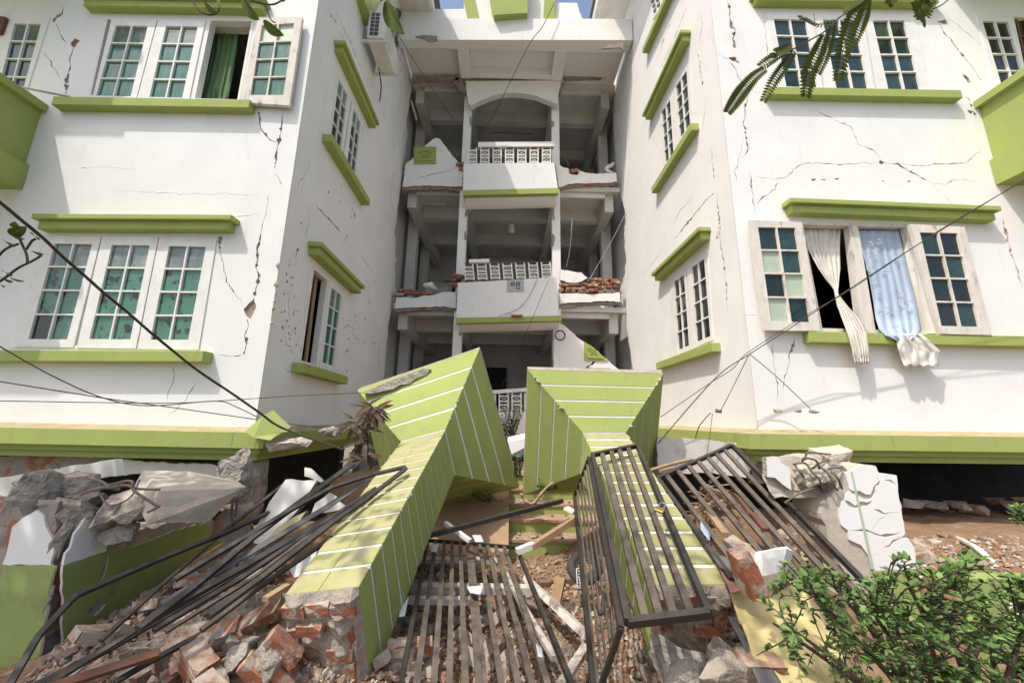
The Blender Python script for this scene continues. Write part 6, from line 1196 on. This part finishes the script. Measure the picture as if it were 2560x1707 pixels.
# ================================================================ plants
def leafgeo(g, base, d, up, L, w, m=0, droop=.15):
    d = d.normalized(); s = d.cross(up)
    if s.length < .05: s = d.cross(V((1, 0, 0)))
    s.normalize(); n = s.cross(d); P = [base, base + d * L * .35 + s * w * .5 + n * w * .12, base + d * L * .72 + s * w * .36 - n * L * droop * .4, base + d * L - n * L * droop, base + d * L * .72 - s * w * .36 - n * L * droop * .4, base + d * L * .35 - s * w * .5 + n * w * .12, base + d * L * .36 - n * w * .05, base + d * L * .72 - n * (L * droop * .4 + w * .06)]
    g.add(P, [(0, 1, 6), (0, 6, 5), (1, 2, 7, 6), (6, 7, 4, 5), (2, 3, 7), (7, 3, 4)], m)
def shrub():
    r = random.Random(21); T = thing('leafy_shrub', 'leafy green shrub in the bottom right corner', 'shrub', (2.2, 1.7, .1)); G1, G2 = Geo(), Geo()
    out = [ZD(*p) for p in ((235, 1090), (350, 1030), (450, 930), (540, 950), (620, 990), (760, 985), (860, 985), (960, 1030), (1060, 920), (1120, 830), (1200, 860), (1260, 920), (1350, 940), (1430, 800), (1450, 735), (1530, 770), (1560, 900), (1690, 930), (1900, 960), (1900, 1700), (420, 1700), (330, 1480), (240, 1330), (380, 1260), (400, 1150))]
    root = atY((2420, 1980), 1.75); tips = []
    for ring in out[:19]:
        for k in range(3): tips.append((ring, k))
    def twig(a, b, nlf, sz):
        mid = a.lerp(b, .5) + V((r.uniform(-.04, .04), r.uniform(-.05, .05), r.uniform(.02, .06))); pts = smoothpath([a, mid, b], 6); G2.tube(pts, [lerp(.0035, .0015, i / (len(pts) - 1)) for i in range(len(pts))], 4)
        for i in range(nlf):
            t = .25 + .75 * i / nlf; p = pts[min(len(pts) - 1, int(t * (len(pts) - 1)))]; dr = (pts[-1] - pts[0]).normalized(); side = dr.cross(V((0, 0, 1))).normalized() * (1 if i % 2 else -1)
            dd = (side * r.uniform(.5, 1) + dr * r.uniform(.2, .8) + V((r.uniform(-.4, .4), r.uniform(-.4, .4), r.uniform(-.2, .6)))).normalized()
            for q in range(3):
                leafgeo(G1, p, dd, V((r.uniform(-.3, .3), r.uniform(-.5, .1), 1)), sz * r.uniform(.8, 1.3), sz * r.uniform(.45, .6), 1 if r.random() < .18 else 0, r.uniform(0, .3)); dd = (dd + V((r.uniform(-.9, .9), r.uniform(-.9, .9), r.uniform(-.5, .7)))).normalized()
    limbs = []
    for j in range(16):
        u = lerp(1950, 2620, j / 15) + r.uniform(-25, 25); e = atY((u, 1520 + r.uniform(-60, 80)), 1.75 + r.uniform(-.2, .2)); m_ = root.lerp(e, .5) + V((0, r.uniform(-.1, .1), .05)); pts = smoothpath([root, m_, e], 8); G2.tube(pts, [lerp(.013, .006, i / (len(pts) - 1)) for i in range(len(pts))], 6); limbs += pts[6:]
    poly = out; k = 0
    while k < 300:
        u, v = r.uniform(1860, 2640), r.uniform(1330, 1760)
        if not inpoly((u, v), poly): continue
        if (u < 2090 and v > 1520 and r.random() > .22) or (u < 1990 and r.random() > .4): continue
        d = 1.75 + r.uniform(-.33, .33); b = atY((u, v), d); a = min(limbs, key=lambda p: (p - b).length); L = (b - a).length
        if L > .22: a = b + (a - b) * (.22 / L) * r.uniform(.6, 1)
        twig(a, b, r.randint(5, 8), r.uniform(.019, .036)); k += 1
    G1.build('foliage', ['leaf', 'leaf_light'], T, fix=False); G2.build('stems', ['twig'], T)
shrub()
# hanging broad leaves at the top left
LB = thing('leaf_twig', 'drooping twig with broad dark leaves at the top edge over the left window', 'branch', atY(Z1(1650, -60), 1.6))
Geo().tube(smoothpath([atY(Z1(*p), 1.6) for p in ((1230, -60), (1290, 60), (1360, 98), (1410, 90), (1430, 60), (1430, -40))], 5), .004, 5).build('stem', ['twig'], LB); Geo().tube(smoothpath([atY(Z1(*p), 1.6) for p in ((1730, -80), (1740, 40), (1770, 130), (1800, 150))], 5), .003, 5).build('stem', ['twig'], LB); Geo().tube(smoothpath([atY(Z1(*p), 1.6) for p in ((1560, -60), (1660, 10), (1790, 30), (1900, -40))], 5), .004, 5).build('stem', ['twig'], LB)
def bigleaf(par, zf, a, b, wpx, y, mat='leaf_big', tilt=0.0):
    A, B = atY(zf(*a), y), atY(zf(*b), y - .02); d = B - A; L = d.length; n = V((0, -.45, -.9)).normalized(); s = d.cross(n).normalized(); n = s.cross(d.normalized()); w = (atY(zf(wpx, 0), y) - atY(zf(0, 0), y)).length; vs, fs = [], []; K = 12
    for i in range(K + 1):
        t = i / K; ww = w / 2 * (math.sin(math.pi * t ** .8) ** .75 if 0 < t < 1 else .02); c = A + d * t + n * .12 * w * math.sin(t * 3.1)
        for j in range(-3, 4): vs.append(c + s * ww * j / 3 + n * (abs(j) / 3) * ww * .22)
    fs = [(i * 7 + j, i * 7 + j + 1, (i + 1) * 7 + j + 1, (i + 1) * 7 + j) for i in range(K) for j in range(6)]
    o = mk('leaf', vs, fs, [mat], par, smooth=True, fix=False); g = Geo().tube([A + d * t + n * (.12 * w * math.sin(t * 3.1) + .001) for t in (0, .25, .5, .75, .95)], .0012, 4); g.build('midrib', ['leaf_light'], o)
for a, b, w_ in (((1335, 25), (1420, 88), 45), ((1440, -40), (1450, 58), 75), ((1575, -10), (1698, 132), 95), ((1720, 150), (1858, 232), 75), ((1830, -40), (1870, 0), 60)): bigleaf(LB, Z1, a, b, w_, 1.6)
LB2 = thing('leaf_twig', 'two large leaves hanging in front of the air conditioner', 'branch', atY(ZQ(1150, -80), 1.9))
Geo().tube(smoothpath([atY(ZQ(*p), 1.9) for p in ((1250, -300), (1160, -20), (1080, 30), (1030, 20))], 5), .004, 5).build('stem', ['twig'], LB2)
bigleaf(LB2, ZQ, (1050, -90), (1020, 230), 310, 1.9); bigleaf(LB2, ZQ, (1175, 60), (1510, 570), 290, 1.9)
# branch with broad leaves at the left edge
LB3 = thing('leaf_twig', 'bare twig with a few broad leaves at the left edge', 'branch', atY(Z4(-40, 400), 1.7))
for pts in (((-60, 530), (30, 470), (110, 410), (200, 365), (250, 335)), ((165, 385), (160, 330), (125, 250), (110, 200)), ((160, 300), (190, 250), (215, 235)), ((-60, 400), (30, 300), (110, 265))): Geo().tube(smoothpath([atY(Z4(*p), 1.7) for p in pts], 5), .005, 5).build('stem', ['twig'], LB3)
for a, b, w_ in (((60, 210), (160, 160), 60), ((110, 170), (90, 130), 55), ((20, 240), (100, 275), 45), ((70, 215), (150, 235), 30), ((195, 310), (265, 325), 30), ((20, 425), (75, 450), 45), ((0, 460), (80, 490), 45), ((60, 470), (150, 490), 25), ((200, 200), (240, 230), 50), ((-20, 480), (30, 520), 50)): bigleaf(LB3, Z4, a, b, w_, 1.7)
# feathery compound leaf top right
CF = thing('compound_leaf', 'feathery compound leaf branch hanging over the upper right window', 'branch', atY(Z3(1450, -40), 1.5))
yf = 1.5; main = smoothpath([atY(Z3(*p), yf) for p in ((1470, -40), (1380, 30), (1260, 110), (1190, 180), (1080, 245), (960, 310), (880, 365), (840, 400))], 5)
Geo().tube(main, .0035, 5).build('stem', ['twig'], CF)
rq = random.Random(4)
for pts, lf in ((((840, 400), (770, 450), (700, 530), (650, 600), (610, 660)), 46), (((1010, 290), (950, 380), (880, 480), (820, 595)), 40), (((1190, 190), (1150, 290), (1090, 420), (1070, 565)), 54), (((1260, 115), (1150, 150), (1060, 110), (1030, 105)), 26), (((1400, 20), (1330, 140), (1290, 300), (1260, 470)), 56), (((960, 310), (900, 330), (850, 360), (800, 390)), 40),
                (((1300, 90), (1330, 60), (1390, 20), (1450, -20)), 40), (((1780, -40), (1760, 20), (1750, 70), (1755, 135)), 60), (((985, 260), (940, 290), (900, 310), (870, 335)), 34), (((1440, -20), (1420, 60), (1390, 150), (1350, 260)), 44), (((1230, 140), (1210, 230), (1180, 330), (1140, 430)), 40), (((1700, -40), (1720, 20), (1735, 60), (1745, 110)), 44), (((1850, -50), (1810, 0), (1790, 50), (1780, 100)), 40), (((1600, -60), (1590, -20), (1570, 10), (1555, 30)), 36)):
    P = smoothpath([atY(Z3(*p), yf + rq.uniform(-.04, .04)) for p in pts], 8); g = Geo(); Geo().tube(P, .0016, 4).build('leaf_stalk', ['twig'], CF); n = len(P)
    wl = (atY(Z3(lf, 0), yf) - atY(Z3(0, 0), yf)).length
    for i in range(2, n, max(1, round(.36 * wl / max(1e-4, (P[n // 2 + 1] - P[n // 2]).length)))):
        d = (P[min(i + 1, n - 1)] - P[i - 1]).normalized(); s = d.cross(V((0, -1, 0))).normalized(); k = wl * (.6 + .5 * math.sin(3.14 * i / n))
        for e in (-1, 1): leafgeo(g, P[i], s * e + d * .35, V((0, -.8, -.6)), k * .9, k * .32, 0, .05)
    g.build('foliage', ['leaf_fern'], CF, fix=False)
Geo().tube(smoothpath([atY(Z3(*p), 1.6) for p in ((1815, 55), (1870, 30), (1920, -10))], 4), .003, 5).build('stem', ['twig'], CF)
# dried plant by the left capital
DP = thing('dried_plant', 'dried brown broad bladed plant hanging beside the left capital', 'plant', atY(ZB(820, 860), 4.1)); rd = random.Random(6)
for pts in (((860, 440), (830, 560), (790, 700), (720, 840)), ((840, 470), (760, 560), (710, 640)), ((850, 600), (870, 720), (850, 850)), ((800, 640), (740, 760), (690, 860))): Geo().tube(smoothpath([atY(ZB(*p), 4.1) for p in pts], 5), .007, 5).build('stem', ['twig'], DP)
g = Geo()
for cx_, cy_, n, sp in ((860, 450, 26, 150), (760, 540, 16, 110), (820, 640, 14, 110), (800, 760, 12, 100)):
    for i in range(n):
        b = atY(ZB(cx_ + rd.uniform(-25, 25), cy_ + rd.uniform(-25, 25)), 4.1 + rd.uniform(-.12, .1)); a = rd.uniform(-.2, 3.34); d = V((math.cos(a), rd.uniform(-.6, .2), -abs(math.sin(a)) * .9 + (.9 if rd.random() < .2 else 0))); leafgeo(g, b, d, V((0, -1, .3)), rd.uniform(.13, .26), rd.uniform(.03, .055), 0, rd.uniform(.1, .6))
g.build('dry_leaves', ['leaf_dry'], DP, fix=False)
def weeds(label, zf, box, y, n, sz, seed, mat=('leaf', 'leaf_light')):
    r = random.Random(seed); p0 = atY(zf((box[0] + box[2]) / 2, box[3]), y); T = thing('weed', label, 'plant', p0); g, s = Geo(), Geo()
    for i in range(n):
        tip = atY(zf(r.uniform(box[0], box[2]), r.uniform(box[1], box[3])), y + r.uniform(-.1, .1)); a = p0.lerp(tip, .2) + V((r.uniform(-.03, .03), 0, 0)); s.tube([a, a.lerp(tip, .5) + V((r.uniform(-.02, .02), 0, .02)), tip], .003, 4)
        for k in range(7): leafgeo(g, a.lerp(tip, .4 + .6 * k / 6), V((r.uniform(-1, 1), r.uniform(-1, .3), r.uniform(-.2, .8))), V((0, 0, 1)), sz * r.uniform(.7, 1.3), sz * .5, r.choice((0, 0, 1)), .2)
    g.build('foliage', list(mat), T, fix=False); s.build('stems', ['twig'], T)
weeds('young green plant growing behind the two fallen capitals', ZB, (1690, 420, 1860, 650), 5.3, 60, .05, 1); weeds('weeds in the shade under the left capital', ZB, (1500, 990, 1720, 1060), 5.0, 34, .035, 2); weeds('weeds under the right capital beside the root', ZC, (360, 890, 560, 990), 4.45, 26, .03, 3); weeds('weeds between the capitals low down', ZB, (1780, 740, 1850, 900), 4.9, 30, .045, 4)
weeds('leafy sprig at the right edge above the shrub', ZD, (1690, 560, 1900, 680), 2.6, 26, .035, 5)
tag(Geo().tube(smoothpath([atY(ZC(*p), 4.3) for p in ((270, 1000), (290, 1045), (340, 1068), (380, 1030), (440, 960), (520, 915), (620, 905))], 6), [.016 + .004 * math.sin(i) for i in range(37)], 7).build('root', ['twig_pale'], smooth=True), 'crooked pale root below the right capital', 'root')
tag(Geo().tube(smoothpath([atY(ZG(*p), 3.75) for p in ((130, 465), (250, 430), (420, 380), (640, 330))], 6), .016, 7).build('stick', ['twig_pale'], smooth=True), 'pale peeled stick above the right grille top rail', 'stick')

# ================================================================ the tree overhead, out of the frame, that dapples the foreground
def overhead(label, centres, seed, loc):
    r = random.Random(seed); T = thing('shade_tree', label, 'tree', loc); g, b = Geo(), Geo(); top = V(loc) + V((0, 0, 2.6)); b.tube(smoothpath([V(loc), V(loc) + V((.1, 0, 1.3)), top], 6), [.16 - .006 * i for i in range(13)], 8)
    for c, R_, n in centres:
        c = V(c); b.tube(smoothpath([top, top.lerp(c, .5) + V((0, 0, .2)), c], 6), [.05 - .003 * i for i in range(13)], 6)
        for _ in range(n):
            d = V((r.gauss(0, 1), r.gauss(0, 1), r.gauss(0, .7))).normalized() * R_ * r.random() ** .4; leafgeo(g, c + d, V((r.uniform(-1, 1), r.uniform(-1, 1), r.uniform(-.8, .2))), V((r.uniform(-.5, .5), r.uniform(-.5, .5), 1)), r.uniform(.09, .16), r.uniform(.04, .07), 0, .2)
    g.build('crown', ['leaf'], T, fix=False); b.build('trunk', ['twig'], T)
def along(p, t): return V(p) + SUN * t
overhead('leafy tree left of the camera shading the broken wall', [(along((-2.9, 2.6, .7), 5.0), .95, 1000), (along((-2.1, 2.3, .5), 5.2), .75, 600), (along((-3.3, 3.0, .6), 5.2), .8, 600), (along((-1.75, 3.15, .9), 5.2), .55, 420)], 3, (-5.6, -.6, 0))
overhead('thin branched tree behind the camera dappling the fallen columns', [(along((1.15, 2.3, .75), 5.4), .40, 60), (along((-.95, 2.75, .9), 5.4), .45, 70), (along((1.5, 2.0, .5), 5.6), .5, 90), (along((.3, 2.4, .3), 5.8), .4, 50)], 4, (-.6, -2.2, 0))
